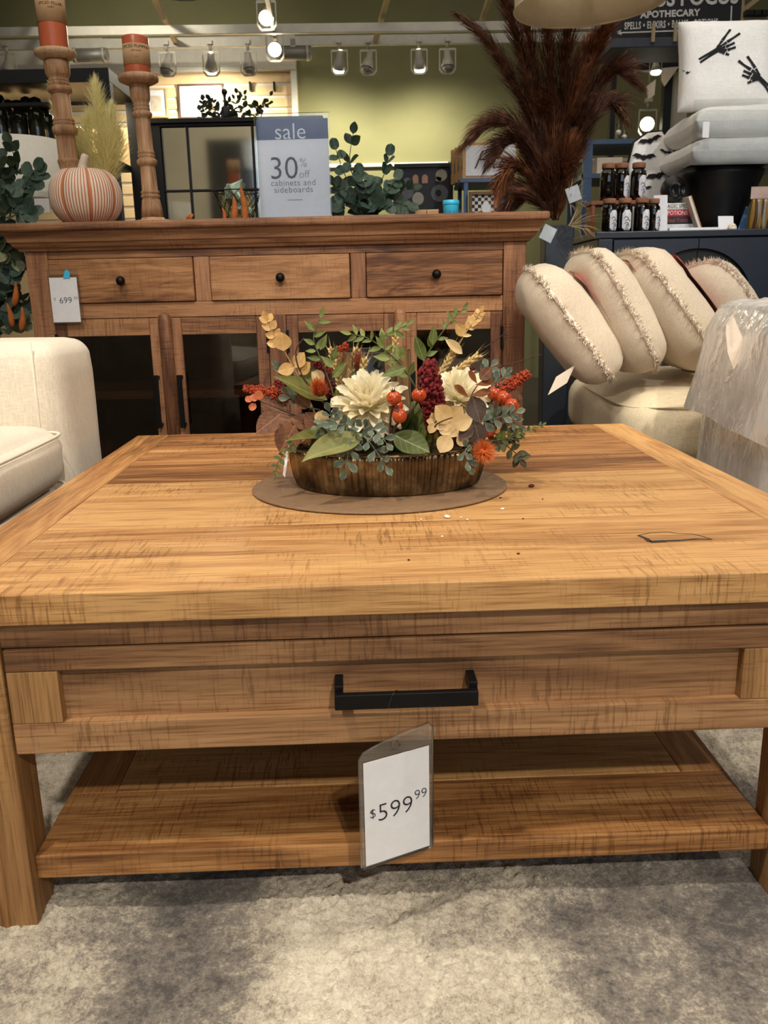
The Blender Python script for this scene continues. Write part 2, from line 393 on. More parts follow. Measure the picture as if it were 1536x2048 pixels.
# ------------------------------------------------------------------ the room
M_floor = pm('dark_store_floor', (70, 62, 56), .5, 0, .2, 6)
M_wall = pm('olive_wall_paint', (136, 134, 92), .75, 0, .05, 4, .05, 220)
M_wallc = pm('cream_wall_paint', (206, 196, 172), .8, 0, .04, 4)
M_ceil = pm('dark_ceiling_paint', (62, 56, 34), .9, 0, .15, 3)
M_slat = pm('warm_slatwall_panel', (232, 202, 152), .55, 0, .05, 6)
WY = 8.0
struct(MB().box(-6, 7, -5.2, WY+.2, -.06, -.014).build('floor', M_floor))
struct(MB().box(-6, 7, -5.2, WY+.2, 4.1, 4.2).build('ceiling', M_ceil))
struct(MB().box(-6, 7, WY, WY+.15, -.014, 4.1).build('wall_back', M_wall))
struct(MB().box(-6.15, -6, -5.2, WY, -.014, 4.1).build('wall_left', M_wallc))
struct(MB().box(7, 7.15, -5.2, WY, -.014, 4.1).build('wall_right', M_wallc))
wf = struct(MB().box(-6, -2.6, -5.3, -5.2, -.014, 4.1).box(4.6, 7, -5.3, -5.2, -.014, 4.1).box(-2.6, 4.6, -5.3, -5.2, 3.1, 4.1).box(-2.6, 4.6, -5.3, -5.2, -.014, .4).build('wall_front', M_wallc))
wn = struct(MB().box(-2.6, 4.6, -5.28, -5.24, .4, 3.1).build('window_1', M_glass))
for x in (-2.6, -.8, 1.0, 2.8, 4.56): MB().box(x, x+.05, -5.24, -5.19, .4, 3.1).build('window_frame', M_black, wn)
for o in wn.children: o.location = -wn.location
# slatwall bay on the left of the back wall: header, slats, right trim
sx1 = at(596, 200, WY-.05).x; sx0 = -4.2
zt = at(500, 78, WY).z; zh = at(500, 143, WY).z; zb = .1
sw = struct(MB().box(sx0, sx1, WY-.03, WY-.001, zb, zt).build('wall_slatwall', M_slat))
def kid(mb, name, mat, par, bevel=0): 
    o = mb.build(name, mat, par, bevel); o.location = -par.location; return o
kid(MB().box(sx0, sx1, WY-.10, WY-.03, zh, zt), 'header_panel', M_white, sw, .004)
kid(MB().box(sx0, sx1, WY-.125, WY-.03, zh-.02, zh+.02), 'header_moulding', M_white, sw, .006)
kid(MB().box(sx1-.05, sx1, WY-.11, WY-.03, zb, zh-.02), 'side_trim', M_white, sw, .004)
zz = zh-.02; prev = zz; k = 0
lines = [168, 193, 217, 241, 265, 289, 313, 337, 361, 385, 409, 433]
zl = [at(560, y, WY-.05).z for y in lines]
for z in zl+[zb]:
    kid(MB().box(sx0, sx1-.05, WY-.055, WY-.03, max(z+.012, zb), prev-.012), 'slat', M_slat, sw, .003)
    if z > zb: kid(MB().box(sx0, sx1-.05, WY-.038, WY-.03, z-.012, z+.012), 'groove_insert', M_white, sw)
    prev = z
# chair rail on the olive wall
zr = at(860, 325, WY).z
struct(MB().box(sx1, 2.2, WY-.03, WY-.001, zr-.03, zr).build('trim_1', M_white, None, .004))
# two small slatwall hooks
for i, px in enumerate((501, 549)):
    a = at(px, 174, WY-.08)
    tag(MB().box(a.x-.008, a.x+.008, WY-.12, WY-.055, a.z-.035, a.z+.035).build('slatwall_hook', M_black, None, .002),
        'small black hook on the slatwall, %s of the two' % ('left' if i == 0 else 'right'), 'hook', 'slatwall hooks')
# ------------------------------------------------------------------ ceiling rails and track lights
yr = 7.35
za = at(768, 82, yr).z
def rail(a, b, w, h, lab, mat=None, name='ceiling_rail', grp='ceiling rails'):
    return tag(MB().bar(a, b, w, h).build(name, mat or M_whitem, None, .003), lab, 'rail', grp)
a, b = at(-60, 92, yr), at(1240, 74, yr); rail(a, b, .04, .07, 'long pale light track running across above the olive wall')
a, b = at(-60, 66, 6.7), at(1230, 50, 6.7); rail(a, b, .04, .06, 'upper pale rail running across the ceiling above the light track')
M_beige = pm('beige_metal', (186, 166, 132), .6, .1, .08, 10)
for (p, q, lab) in (((296, -30), (351, 84), 'slanted beige ceiling strut behind the short candlestick'), ((782, -30), (751, 82), 'slanted beige ceiling strut left of the pampas'),
                    ((58, -30), (92, 30), 'slanted beige ceiling strut at the far upper left'), ((985, -20), (955, 66), 'slanted beige ceiling strut right behind the brown pampas')):
    a = at(p[0], p[1], 6.0); b = at(q[0], q[1], yr+.0)
    rail(a, b, .035, .035, lab, M_beige, 'ceiling_strut', 'ceiling struts')
for (px, l) in ((155, 'near the tall candle'), (360, 'right of the short candle'), (578, 'above the grey tube'), (1430, 'beside the sign')):
    pass
M_bulboff = pm('unlit_bulb_glass', (150, 146, 136), .25, 0, .15, 30)
def track_head(pos, target, lit, label, energy=0, s=1.0, angle=70, rod=0):
    t = thing('track_light_head', label, 'track light', pos, 0, 'track light heads')
    t.scale = (s, s, s)
    d = (Vector(target)-Vector(pos)).normalized()
    MB().tube([(0,0,.02), (0,0,-.04)], .012, 8).box(-.02, .02, -.03, .03, .0, .03).build('mount', M_whitem, t)
    if rod: MB().tube([(0,0,.03), (0,0,rod)], .008, 8).build('hanging_rod', M_whitem, t)
    y = MB(); w, h = .062, .19
    pts = [(-w,0,-.05), (w,0,-.05), (w,0,-h), (w*.6,0,-h-.03), (-w*.6,0,-h-.03), (-w,0,-h)]
    for i in range(6): y.bar(pts[i], pts[(i+1) % 6], .008, .014)
    y.build('yoke', M_whitem, t)
    c = V(0, 0, -.13); q = d.to_track_quat('Z', 'Y').to_matrix()
    def loc(pr): return [(r, z) for r, z in pr]
    hs = MB().lathe([(.018,-.085), (.026,-.075), (.028,-.03), (.04,.0), (.052,.05), (.05,.052), (.036,.02)], 16, close=False)
    hs.v = [tuple(c+q@Vector(v)) for v in hs.v]; hs.build('lamp_housing', M_whitem, t)
    bl = MB().ball((0,0,.058), (.043,.043,.034), 14, 10); bl.v = [tuple(c+q@Vector(v)) for v in bl.v]
    bl.build('bulb', M_bulb if lit else M_bulboff, t)
    if lit and energy:
        sp = spot('track_head_light', (0,0,0), d, energy, (1, .92, .74), angle, 1.0, .03); sp.parent = t
        sp.location = c+d*.105; sp.rotation_euler = d.to_track_quat('-Z', 'Y').to_euler()
    return t
def wall_pt(px, py): return at(px, py, WY)
heads = [(12, 102, False, 'unlit track head at the far left above the black shelf'), (333, 99, False, 'unlit track head just right of the short candle'),
         (420, 98, True, 'lit track head above the framed print'), (495, 97, False, 'unlit track head left of the grey tube fixture'),
         (678, 95, True, 'lit track head right above the sale sign corner'), (736, 95, False, 'unlit track head second over the olive wall'),
         (838, 93, True, 'lit track head in the middle of the olive wall'), (895, 92, False, 'unlit track head closest to the brown pampas')]
tg = {420: (430, 330), 678: (650, 420), 838: (860, 440)}
for px, py, lit, lab in heads:
    p = at(px, py-8, yr-.02)
    track_head(p, wall_pt(*tg[px]) if lit else p+V(rnd(-.3,.3), -.2, -1), lit, 'white '+lab, 50 if px != 420 else 95, 1.0, 150)
# a track running towards the camera with two lit heads
rail(at(528, -40, 5.4), at(553, 92, yr), .03, .04, 'pale light track running towards the viewer above the sale sign')
for (px, py, lab) in ((531, -14, 'white lit track head at the top edge above the sale sign'), (548, 56, 'white lit track head lower on the short ceiling track')):
    track_head(at(px, py, 6.3 if py < 0 else 6.9), at(px-20, py+160, 5.4), True, lab, 30, 1.0, 60)
# grey tube fixtures hanging under the track
for (px, py, l) in ((587, 107, 'grey tube fixture under the track beside the olive wall'), (180, 110, 'grey tube fixture under the track behind the tall candlestick')):
    c = at(px, py, yr); t = thing('tube_fixture', l, 'light fixture', c, 0, 'grey tube fixtures')
    MB().lathe([(.04,-.14), (.05,-.135), (.05,.135), (.04,.14)], 20).build('body', M_grey, t)
    for zz_ in (-.11, .11): MB().lathe([(.0505,zz_-.01), (.056,zz_-.01), (.056,zz_+.01), (.0505,zz_+.01)], 20, close=False).build('end_ring', M_whitem, t)
    for o in t.children: o.rotation_euler = (0, PI/2, 0)
    MB().box(-.02, .02, -.02, .02, .04, .10).box(-.11, .11, -.015, .015, .10, .115).build('bracket', M_whitem, t)
# round ceiling downlight at the top
t = thing('ceiling_downlight', 'round lit ceiling lamp cut by the top edge of the photo', 'ceiling light', at(364, -12, 5.6))
MB().lathe([(.04,.16), (.09,.12), (.13,.03), (.13,0), (.12,.02), (.05,.13)], 24, close=False).build('shade', M_whitem, t)
MB().ball((0,0,.02), (.11,.11,.03), 20, 8).build('diffuser', M_bulbc, t)
# ------------------------------------------------------------------ rug
def rug():
    def lines(spans):
        out = []
        for a, b, n in spans: out += [a+(b-a)*i/n for i in range(n)]
        return out+[spans[-1][1]]
    xs = lines([(-2.3,-.62,40), (-.62,.62,330), (.62,2.3,40)]); ys = lines([(-.25,.28,30), (.28,1.0,200), (1.0,1.4,50), (1.4,2.42,60)])
    vs = []; msk = []
    N = noise.noise
    for y in ys:
        for x in xs:
            p = V(x, y, .3)
            big = N(p*2.6)+.5*N(p*6.1+V(3,1,0))+.25*N(p*14+V(7,0,2))
            wrp = V(N(p*9), N(p*9+V(5,5,5)), 0)*.03
            det = .8*N((p+wrp)*38)+.8*N((p+wrp)*95+V(1,2,3))
            edge = max(0., 1-max(0, (y-.72)/.3)) if y < 1.02 else 0.0  # light pool in front, fading toward the table, painted into the pile tone
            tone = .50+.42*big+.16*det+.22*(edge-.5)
            hi = min(1, max(0, (big+.25)*2.2))
            tuft = abs(N((p+wrp)*58))*.45+abs(N((p+wrp)*128+V(9,1,4)))*.75+.3*N(p*250)
            z = .004+hi*(.003+.0105*tuft)+.0028*tuft
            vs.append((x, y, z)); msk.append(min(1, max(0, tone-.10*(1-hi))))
    W = len(xs); fs = [(j*W+i, j*W+i+1, (j+1)*W+i+1, (j+1)*W+i) for j in range(len(ys)-1) for i in range(W-1)]
    b = MB(); b.add(vs, fs, True)
    # underside skirt
    n0 = len(b.v); b.add([(xs[0],ys[0],-.013), (xs[-1],ys[0],-.013), (xs[-1],ys[-1],-.013), (xs[0],ys[-1],-.013)], [(3,2,1,0)])
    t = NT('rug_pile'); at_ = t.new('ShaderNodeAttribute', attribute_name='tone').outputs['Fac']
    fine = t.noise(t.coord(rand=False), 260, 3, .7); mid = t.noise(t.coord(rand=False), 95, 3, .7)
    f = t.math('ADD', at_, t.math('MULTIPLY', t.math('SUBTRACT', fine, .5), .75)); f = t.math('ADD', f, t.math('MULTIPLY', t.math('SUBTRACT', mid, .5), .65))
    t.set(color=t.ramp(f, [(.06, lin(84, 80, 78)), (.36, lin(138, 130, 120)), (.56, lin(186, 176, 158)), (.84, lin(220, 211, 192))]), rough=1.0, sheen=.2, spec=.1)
    t.bump(t.math('ADD', fine, t.math('MULTIPLY', mid, 1.2)), .7, .004)
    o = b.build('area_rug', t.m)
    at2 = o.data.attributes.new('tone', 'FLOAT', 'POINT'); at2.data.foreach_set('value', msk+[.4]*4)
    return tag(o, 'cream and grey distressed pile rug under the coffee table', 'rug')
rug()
# ------------------------------------------------------------------ coffee table
TO, TY = V(-.5574, .9042, 0), .0301
tbl = thing('coffee_table', 'honey-coloured rough-sawn wooden coffee table with drawer and lower shelf', 'coffee table', TO, TY)
TM = Matrix.Translation(TO) @ Matrix.Rotation(TY, 4, 'Z')
TI = TM.inverted()
TW, TD = 1.184, 1.134
top = MB().box(.004, TW-.004, .004, TD-.004, .423, .452).build('tabletop_core', M_td, tbl)
cuts = [0, .130, .272, .432, .585, .755, .905, TD]
for i in range(7):
    MB().box(.0775, TW-.0775, cuts[i]+(.0006 if i else 0), cuts[i+1]-(.0006 if i < 6 else 0), .4225, .46).build('plank', M_tx, tbl, .0016)
for x0, x1 in ((0, .077), (TW-.077, TW)):
    MB().box(x0, x1, 0, TD, .4225, .46).build('breadboard_end', M_ty, tbl, .002)
bpy.data.objects.remove(top)
LX = ((.014, .106), (1.053, 1.150))
for x0, x1 in LX:
    for y0 in (.014, TD-.014-.062):
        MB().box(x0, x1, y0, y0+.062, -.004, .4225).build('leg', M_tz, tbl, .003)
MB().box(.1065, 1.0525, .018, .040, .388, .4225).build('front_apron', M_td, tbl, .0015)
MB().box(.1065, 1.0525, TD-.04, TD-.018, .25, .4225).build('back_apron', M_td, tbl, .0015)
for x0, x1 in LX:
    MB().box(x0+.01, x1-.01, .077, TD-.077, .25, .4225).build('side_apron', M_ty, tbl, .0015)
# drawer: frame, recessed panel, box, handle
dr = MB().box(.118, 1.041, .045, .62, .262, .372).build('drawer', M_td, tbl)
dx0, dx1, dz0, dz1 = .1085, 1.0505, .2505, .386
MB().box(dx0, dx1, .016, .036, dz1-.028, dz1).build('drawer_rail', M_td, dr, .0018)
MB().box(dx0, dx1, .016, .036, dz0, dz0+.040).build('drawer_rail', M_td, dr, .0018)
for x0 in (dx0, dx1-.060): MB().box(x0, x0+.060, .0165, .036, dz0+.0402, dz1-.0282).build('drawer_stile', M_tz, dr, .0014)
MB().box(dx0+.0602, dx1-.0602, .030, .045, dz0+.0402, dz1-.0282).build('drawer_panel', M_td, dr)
hx0, hx1 = .495, .664
h = MB().box(hx0, hx1, -.012, -.003, .309, .328)
for x in (hx0, hx1-.010): h.box(x, x+.010, -.0035, .030, .319, .336)
h.build('handle', M_black, dr, .001)
# lower shelf
sc = [.030, .170, .400, .640, .880, TD-.03]
for i in range(5): MB().box(.1065 if i in (0, 4) else .172, 1.0525 if i in (0, 4) else .988, sc[i], sc[i+1]-.0008, .066, .099 if i in (0, 4) else .0985).build('shelf_plank', M_tx, tbl, .002)
for x0, x1 in ((.1065, .1715), (.9885, 1.0525)): MB().box(x0, x1, .1705, .8795, .066, .0986).build('shelf_breadboard', M_ty, tbl, .0015)
# filled crack in the second plank
def tl(px, py, z=.46):
    return TI @ atz(px, py, z)
cr = [(1276,1071), (1300,1066), (1335,1064), (1352,1067), (1385,1068), (1405,1073), (1424,1079)]; cr2 = [(1276,1071), (1292,1077), (1300,1084), (1330,1082), (1360,1081), (1395,1078), (1424,1079)]
M_crack = pm('dark_crack_filler', (48, 34, 26), .5, 0, .3, 80)
kb = MB()
for path in (cr, cr2):
    P = [tl(*p) for p in path]
    for i in range(len(P)-1):
        d = (P[i+1]-P[i]).normalized(); n = V(-d.y, d.x, 0)*(.0009 if path is cr else .0045*(1-abs(i-2)/5))
        zq = V(0, 0, .4602-P[i].z); e = V(0, 0, .0003)
        kb.add([P[i]-n+e, P[i+1]-n+e, P[i+1]+n+e, P[i]+n+e], [(0,1,2,3)])
kb.build('filled_crack', M_crack, tbl)
# price tag hanging from the handle
pt = thing('price_tag', 'white paper price tag in clear vinyl sleeve hanging from the drawer handle', 'price tag', TM @ V(.566, -.02, .112), TY)
R_ = Matrix.Rotation(R(24), 3, 'Z')
def tagmesh(mb): 
    mb.v = [tuple(R_ @ Vector(v)) for v in mb.v]; return mb
def skew(x): return 0
hw = .049
sl = MB().prism([(-hw,0,.004), (-hw+.004,0,0), (hw-.004,0,0), (hw,0,.004), (hw,0,.166), (hw-.006,0,.172), (.012,0,.169), (-.02,0,.162), (-hw+.006,0,.155), (-hw,0,.148)], (0,.0012,0))
tagmesh(sl).build('vinyl_sleeve', M_vinyl, pt)
ed = MB()
ol = [(-hw,0,.004), (-hw+.004,0,0), (hw-.004,0,0), (hw,0,.004), (hw,0,.166), (hw-.006,0,.172), (.012,0,.169), (-.02,0,.162), (-hw+.006,0,.155), (-hw,0,.148), (-hw,0,.004)]
ed.tube([Vector(q)+V(0,.0006,0) for q in ol], .0011, 6)
ed.tube([V(math.cos(a)*.0055-.001, -.0002, .154+math.sin(a)*.0055) for a in [i*PI/6 for i in range(13)]], .0008, 5)
tagmesh(ed).build('sleeve_edge', M_vinyl, pt)
tagmesh(MB().box(-.0435, .0435, -.0003, .0002, .004, .142)).build('paper_insert', M_paper, pt)
rx = R_ @ V(1,0,0)
def tt(s, size, x, z, xs=1.0):
    text(s, size, M_ink, pt, facing(R_ @ V(x, -.0006, z), rx, (0,0,1)), 'price_lettering', -.0003*size/.02, .0001, 'CENTER', xs)
tt('599', .0330, -.003, .070); tt('$', .0170, -.0330, .0725); tt('99', .0185, .0315, .0800)
lp = MB(); hk = TI @ (pt.location)
lp.tube(curve_pts([(-.001,0,.157), (-.010,.002,.175), (-.008,.005,.202), (-.002,.007,.2175), (.004,.019,.214), (.006,.016,.195), (.002,.003,.158)], 24), .0004, 5)
lp.build('clear_loop', M_vinyl, pt)
# ------------------------------------------------------------------ sideboard
SO, SY = V(-1.045, 2.625, 0), -.0336
sb = thing('sideboard', 'brown rough-sawn wooden sideboard with three drawers and glass doors', 'sideboard', SO, SY)
SM = Matrix.Translation(SO) @ Matrix.Rotation(SY, 4, 'Z')
def sp_(u, v, z): return SM @ V(u, v, z)
SW, SD = 1.474, .42
body = MB()
MB().box(0, .022, .02, SD, .08, .919).build('side_panel', M_sz, sb, .002)
MB().box(SW-.022, SW, .02, SD, .08, .919).build('side_panel', M_sz, sb, .002)
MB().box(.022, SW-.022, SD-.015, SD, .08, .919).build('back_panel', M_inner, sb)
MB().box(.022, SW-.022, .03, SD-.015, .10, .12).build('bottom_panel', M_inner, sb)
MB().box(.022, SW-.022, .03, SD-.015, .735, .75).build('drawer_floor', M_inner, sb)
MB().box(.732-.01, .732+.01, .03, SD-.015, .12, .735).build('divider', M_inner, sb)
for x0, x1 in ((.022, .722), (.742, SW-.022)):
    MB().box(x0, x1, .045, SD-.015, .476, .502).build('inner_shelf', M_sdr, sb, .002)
for x0, x1 in ((0, .0665), (1.4085, SW)): MB().box(x0, x1, 0, .03, 0, .919).build('corner_post', M_sz, sb, .003)
for x0, x1 in ((0, .0665), (1.4085, SW)): MB().box(x0, x1, SD-.05, SD, 0, .919).build('corner_post', M_sz, sb, .003)
MB().box(.067, 1.408, .002, .03, .896, .919).build('top_rail', M_sx, sb, .0015)
MB().box(.067, 1.408, .002, .03, .724, .768).build('middle_rail', M_sx, sb, .0015)
MB().box(.067, 1.408, .004, .03, .08, .13).build('bottom_rail', M_sx, sb, .0015)
for x0, x1 in ((.500, .546), (.962, 1.006)): MB().box(x0, x1, .002, .03, .7685, .8955).build('drawer_divider', M_sz, sb, .0015)
for k, (x0, x1, kx) in enumerate(((.068, .499, .288), (.547, .961, .758), (1.007, 1.407, 1.213))):
    d = MB().box(x0+.0015, x1-.0015, -.008, .022, .7695, .8945).box(x0+.012, x1-.012, .022, SD-.06, .775, .885).build('drawer', M_sdr, sb, .003)
    MB().ball((kx, -.030, .831), (.0135, .012, .0135), 18, 12).tube([(kx, -.008, .831), (kx, -.022, .831)], .0055, 10).build('knob', M_black, d)
# doors in two pairs with a half-round post between
def door(x0, x1, hx, hinge):
    z0, z1 = .132, .722; d = MB().box(x0, x0+.034, -.002, .020, z0, z1).build('door', M_sz, sb, .002)
    MB().box(x1-.034, x1, -.002, .020, z0, z1).build('door_stile', M_sz, d, .002)
    MB().box(x0+.0345, x1-.0345, -.0015, .020, z1-.050, z1).build('door_rail', M_sx, d, .002)
    MB().box(x0+.0345, x1-.0345, -.0015, .020, z0, z0+.055).build('door_rail', M_sx, d, .002)
    MB().box(x0+.034, x1-.034, .008, .012, z0+.055, z1-.05).build('pane', M_cabglass, d)
    h = MB().box(hx-.007, hx+.007, -.034, -.022, .395, .555)
    for z in (.398, .542): h.box(hx-.006, hx+.006, -.024, .0, z, z+.010)
    h.build('handle', M_black, d, .0012)
    for z in (.615, .22): MB().box(hinge-.004, hinge+.004, -.006, .01, z, z+.065).build('hinge', M_black, d)
door(.068, .387, .366, .069); door(.415, .709, .438, .708); door(.766, 1.091, 1.070, .768); door(1.120, 1.407, 1.142, 1.406)
MB().box(.7105, .7645, .0, .03, .131, .7235).build('centre_stile', M_sz, sb, .002)
for x0, x1 in ((.381, .422), (1.086, 1.124)):
    cx = (x0+x1)/2; r = (x1-x0)/2; b = MB()
    prof = [(-.004, .13)]; ring = []
    b.tube([(cx, -.002, .13), (cx, -.002, .715), (cx, -.002, .730), (cx, -.002, .738)], [r, r, r*.8, r*.15], 14)
    b.build('half_round_post', M_sz, sb)
# cornice: profile swept around front and ends
def sweep(name, prof, mat, b0=0):
    b = MB(); vs = []; fs = []; k = len(prof)
    for o, z in prof: vs += [(-o, SD, z), (-o, -o, z), (SW+o, -o, z), (SW+o, SD, z)]
    for i in range(k-1):
        for j in range(3): fs.append((i*4+j, i*4+j+1, (i+1)*4+j+1, (i+1)*4+j))
    fs.append((0, 4*(k-1), 4*(k-1)+1, 4*(k-1)+2)); fs = fs[:-1]
    fs += [tuple(i*4 for i in range(k)), tuple(i*4+3 for i in range(k))[::-1], (3,2,1,0), tuple(4*(k-1)+j for j in range(4))]
    b.add(vs, fs); return b.build(name, mat, sb, b0)
sweep('cornice', [(.0, .9192), (.010, .9195), (.013, .926), (.020, .930), (.024, .935), (.026, .941), (.032, .944), (.034, .951), (.036, .957), (.046, .970), (.046, .972)], M_sx)
MB().box(-.058, SW+.058, -.058, SD, .9722, .996).build('sideboard_top', M_sx, sb, .008, 3)
ST = .9962
# price tag on the first drawer
def hang_tag(name, label, pos, rot, w, h, txt, parent_hint=None, ys=.5, small=True, sleeve=True):
    t = thing(name, label, 'price tag', pos, rot)
    if sleeve:
        MB().box(-w/2-.004, w/2+.004, 0, .0015, -.004, h+.022).build('vinyl_sleeve', M_vinyl, t, .0004)
    MB().box(-w/2, w/2, -.0006, -.0001, 0, h).build('paper_insert', M_paper, t)
    for s, size, x, z in txt:
        text(s, size, M_ink if size > .012 else M_inkl, t, facing((x, -.0010, z), (1,0,0), (0,0,1)), 'price_lettering', -.0003, .0001)
    return t
p = sp_(.060, -.018, .715)
t = hang_tag('price_tag', 'white price tag in vinyl sleeve hanging from the left sideboard drawer', sp_(.114, -.020, .716), SY, .082, .128,
         (('699', .026, .002, .062), ('$', .012, -.030, .066), ('99', .013, .033, .068)))
MB().tube(curve_pts([(.008,0,.146), (-.012,.004,.168), (-.006,.018,.182)], 10), .0005, 5).build('clear_loop', M_vinyl, t)
M_cyan = pm('cyan_plastic', (60, 190, 235), .3, 0, .08, 20)
MB().prism([(.002,-.001,.126), (.022,-.001,.126), (.024,-.001,.140), (.018,-.001,.149), (.011,-.001,.149)], (0,-.002,0)).build('security_tab', M_cyan, t)
# ------------------------------------------------------------------ on the sideboard
def turned(prof_px, px_c, y_base, Y, name, label, mat):
    k = Y/FPX*.95; b = at(px_c, y_base, Y); t = thing(name, label, 'candlestick', (b.x, b.y, ST))
    def zf(y): return at(px_c-10, y, Y).z-at(px_c-10, y_base, Y).z
    pr = [(r*k, zf(y)) for r, y in prof_px]
    return t, pr, k, zf
def seg(prof, t, name, n=36):
    return MB().lathe(prof, n).build(name, M_cnd, t)
# tall candlestick
Yc = 2.79
t, pr, k, zf = turned([(62,437),(62,431),(50,428),(26,425),(22,418),(21,398),(20,360),(19,340)], 152, 437, Yc, 'candlestick',
                  'tall turned pale wood candlestick behind the pumpkin', M_cnd)
t.rotation_euler = (0, R(-1.2), 0)
seg(pr, t, 'base')
mid = [(19,340),(20.5,338),(20.5,334),(19,332),(20.5,330),(20.5,326),(19,324),(17.5,322),(17,300),(17,312),(16.5,310),(20.5,306),(21,303),(20.5,300),(18.5,298),(18,262),(17,250),(22.5,248),(23.5,242),(23.5,236),(22,233),(18,231),(20.5,228),(20.5,225),(18,224),(20,222),(20,219),(17.5,217),(17,168),(16.5,166),(22,164),(23.5,160),(23.5,156),(21,153),(18,151),(20,149),(20,145),(17.5,144),(19,142),(19,139),(17.5,136),(21,132),(23,126),(24,104),(22,101),(20,99)]
mid = [m_ for m_ in mid if m_ not in ((17,300),(17,312),(16.5,310))]
seg([(r*k,zf(y)) for r, y in mid], t, 'turned_column')
seg([(r*k,zf(y)) for r, y in [(20,99),(30,96),(38,90),(39,85),(38,81),(36,80),(.1,80)]], t, 'candle_plate')
def candle(stick, base_z, r, h, l0, l1, label, words):
    w_ = stick.matrix_basis @ V(0, 0, base_z)
    c = thing('pillar_candle', label, 'candle', w_, 0)
    MB().lathe([(r*.98,0),(r,.003),(r,h-.004),(r*.97,h),(r*.85,h-.003),(.0005,h-.006)], 36).build('wax', M_orange, c)
    MB().lathe([(r+.0008,l0),(r+.0012,l0),(r+.0012,l1),(r+.0008,l1)], 36, close=False).build('paper_label', M_kraft, c)
    MB().tube([(0,0,h-.008),(.001,0,h+.006)], .0012, 6).build('wick', M_ink, c)
    ang = math.atan2(-w_.y, -w_.x)
    for s, size, z in words:
        rot = Matrix.Rotation(ang+PI/2, 4, 'Z')
        mt = rot @ facing((0, -(r+.0014), z), (1,0,0), (0,0,1))
        text(s, size, M_ink, c, mt, 'label_lettering', 0, .0001, 'CENTER', 1, 1, r+.0014)
candle(t, zf(80), 26*k, .150, .070, .150, 'orange pillar candle with kraft label cut off by the top edge', (('SPICED PILLAR', .011, .116), ('candle', .007, .106)))
# short candlestick
t, pr, k, zf = turned([(46,436),(46,431),(40,428),(34,425)], 306, 437, Yc, 'candlestick', 'shorter turned pale wood candlestick between pumpkin and sale sign', M_cnd)
t.rotation_euler = (0, R(-1.2), 0)
seg(pr+[(r*k,zf(y)) for r, y in [(24,424),(22,420)]], t, 'base')
mid = [(22,420),(20,400),(17.5,384),(16,381),(18.5,379),(18.5,375),(16,373),(18,371),(18,367),(15.5,365),(14.5,318),(14,316),(18,314),(19.5,310),(19.5,305),(17,302),(14.5,300),(16.5,297),(16.5,294),(14.5,293),(16.5,291),(16.5,287),(14.5,285),(14.5,250),(13.5,222),(13,220),(17.5,217),(19,213),(19,210),(16.5,207),(14.5,205),(16,203),(16,199),(14,198),(15.5,196),(15.5,193),(14.5,190),(16.5,186),(18.5,178),(19,156),(19,152)]
seg([(r*k,zf(y)) for r, y in mid], t, 'turned_column')
seg([(r*k,zf(y)) for r, y in [(19,152),(28,150),(37,145),(38,140),(37,135),(34,133),(.1,133)]], t, 'candle_plate')
candle(t, zf(133), 24.5*k, 66*k, 15*k, 51*k, 'orange pillar candle with kraft label on the shorter candlestick', (('SPICED PUMPKIN', .0115, 45*k), ('pillar candle', .006, 38*k), ('3 x 3', .005, 27*k)))
# ribbed pumpkin
def pumpkin():
    Y = 2.74; c = at(176, 437, Y); k = Y/FPX*.95
    t = thing('ceramic_pumpkin', 'white and terracotta ribbed ceramic pumpkin on the sideboard', 'pumpkin', (c.x, c.y, ST))
    Rr, H = 71*k, 110*k; N_ = 384; nv = 26
    lobes = 8; phase = .35
    def fn(u, v):
        a = 2*PI*u; p = -PI/2+PI*(.06+.94*v)
        x = math.cos(p); z = math.sin(p)
        z2 = (z*.5+.5); rr = Rr*(abs(x)**.62)
        lob = abs(math.sin((a+phase)*lobes/2)); lob = lob**.35
        fine = .5+.5*math.cos((a+phase)*lobes*9)
        rr *= .92+.06*lob+.014*fine*lob
        zz = H*(z2**1.0)
        dip = .10*H*max(0, 1-(rr/(Rr*.55))**2) if v > .5 else 0
        return V(rr*math.cos(a), rr*math.sin(a), zz-dip)
    b = MB().grid(fn, N_, nv, True, True)
    tt_ = NT('ribbed_pumpkin_glaze'); tc = tt_.new('ShaderNodeTexCoord').outputs['Object']; s_ = tt_.new('ShaderNodeSeparateXYZ'); tt_.link(tc, s_.inputs[0])
    a = tt_.math('ARCTAN2', s_.outputs[1], s_.outputs[0]); ap = tt_.math('ADD', a, phase)
    fine = tt_.math('COSINE', tt_.math('MULTIPLY', ap, lobes*9.0))
    lob = tt_.math('ABSOLUTE', tt_.math('SINE', tt_.math('MULTIPLY', ap, lobes/2.0)))
    nz = tt_.noise(tt_.coord(), 30, 3)
    f = tt_.math('ADD', fine, tt_.math('MULTIPLY', tt_.math('SUBTRACT', nz, .5), .5))
    stripe = tt_.ramp(tt_.math('ADD', f, .45), [(.0, 0.0), (.35, 1.0)])
    groove = tt_.ramp(lob, [(.12, 0.0), (.2, 1.0)])
    col = tt_.mix(tt_.math('MULTIPLY', stripe, groove), lin(196, 122, 84), lin(232, 220, 204))
    tt_.set(color=col, rough=.45)
    b.build('body', tt_.m, t)
    st = [(0,0,H*.90), (-.001,0,H*1.0), (.004,0,H*1.10), (.012,0,H*1.22)]
    M_stem = pm('pale_ceramic_stem', (216, 200, 182), .5, 0, .08, 30)
    MB().tube(curve_pts(st, 10), [.024,.020,.0165,.0145,.0135,.0125,.012,.0118,.0112,.008], 14).build('stem', M_stem, t)
pumpkin()
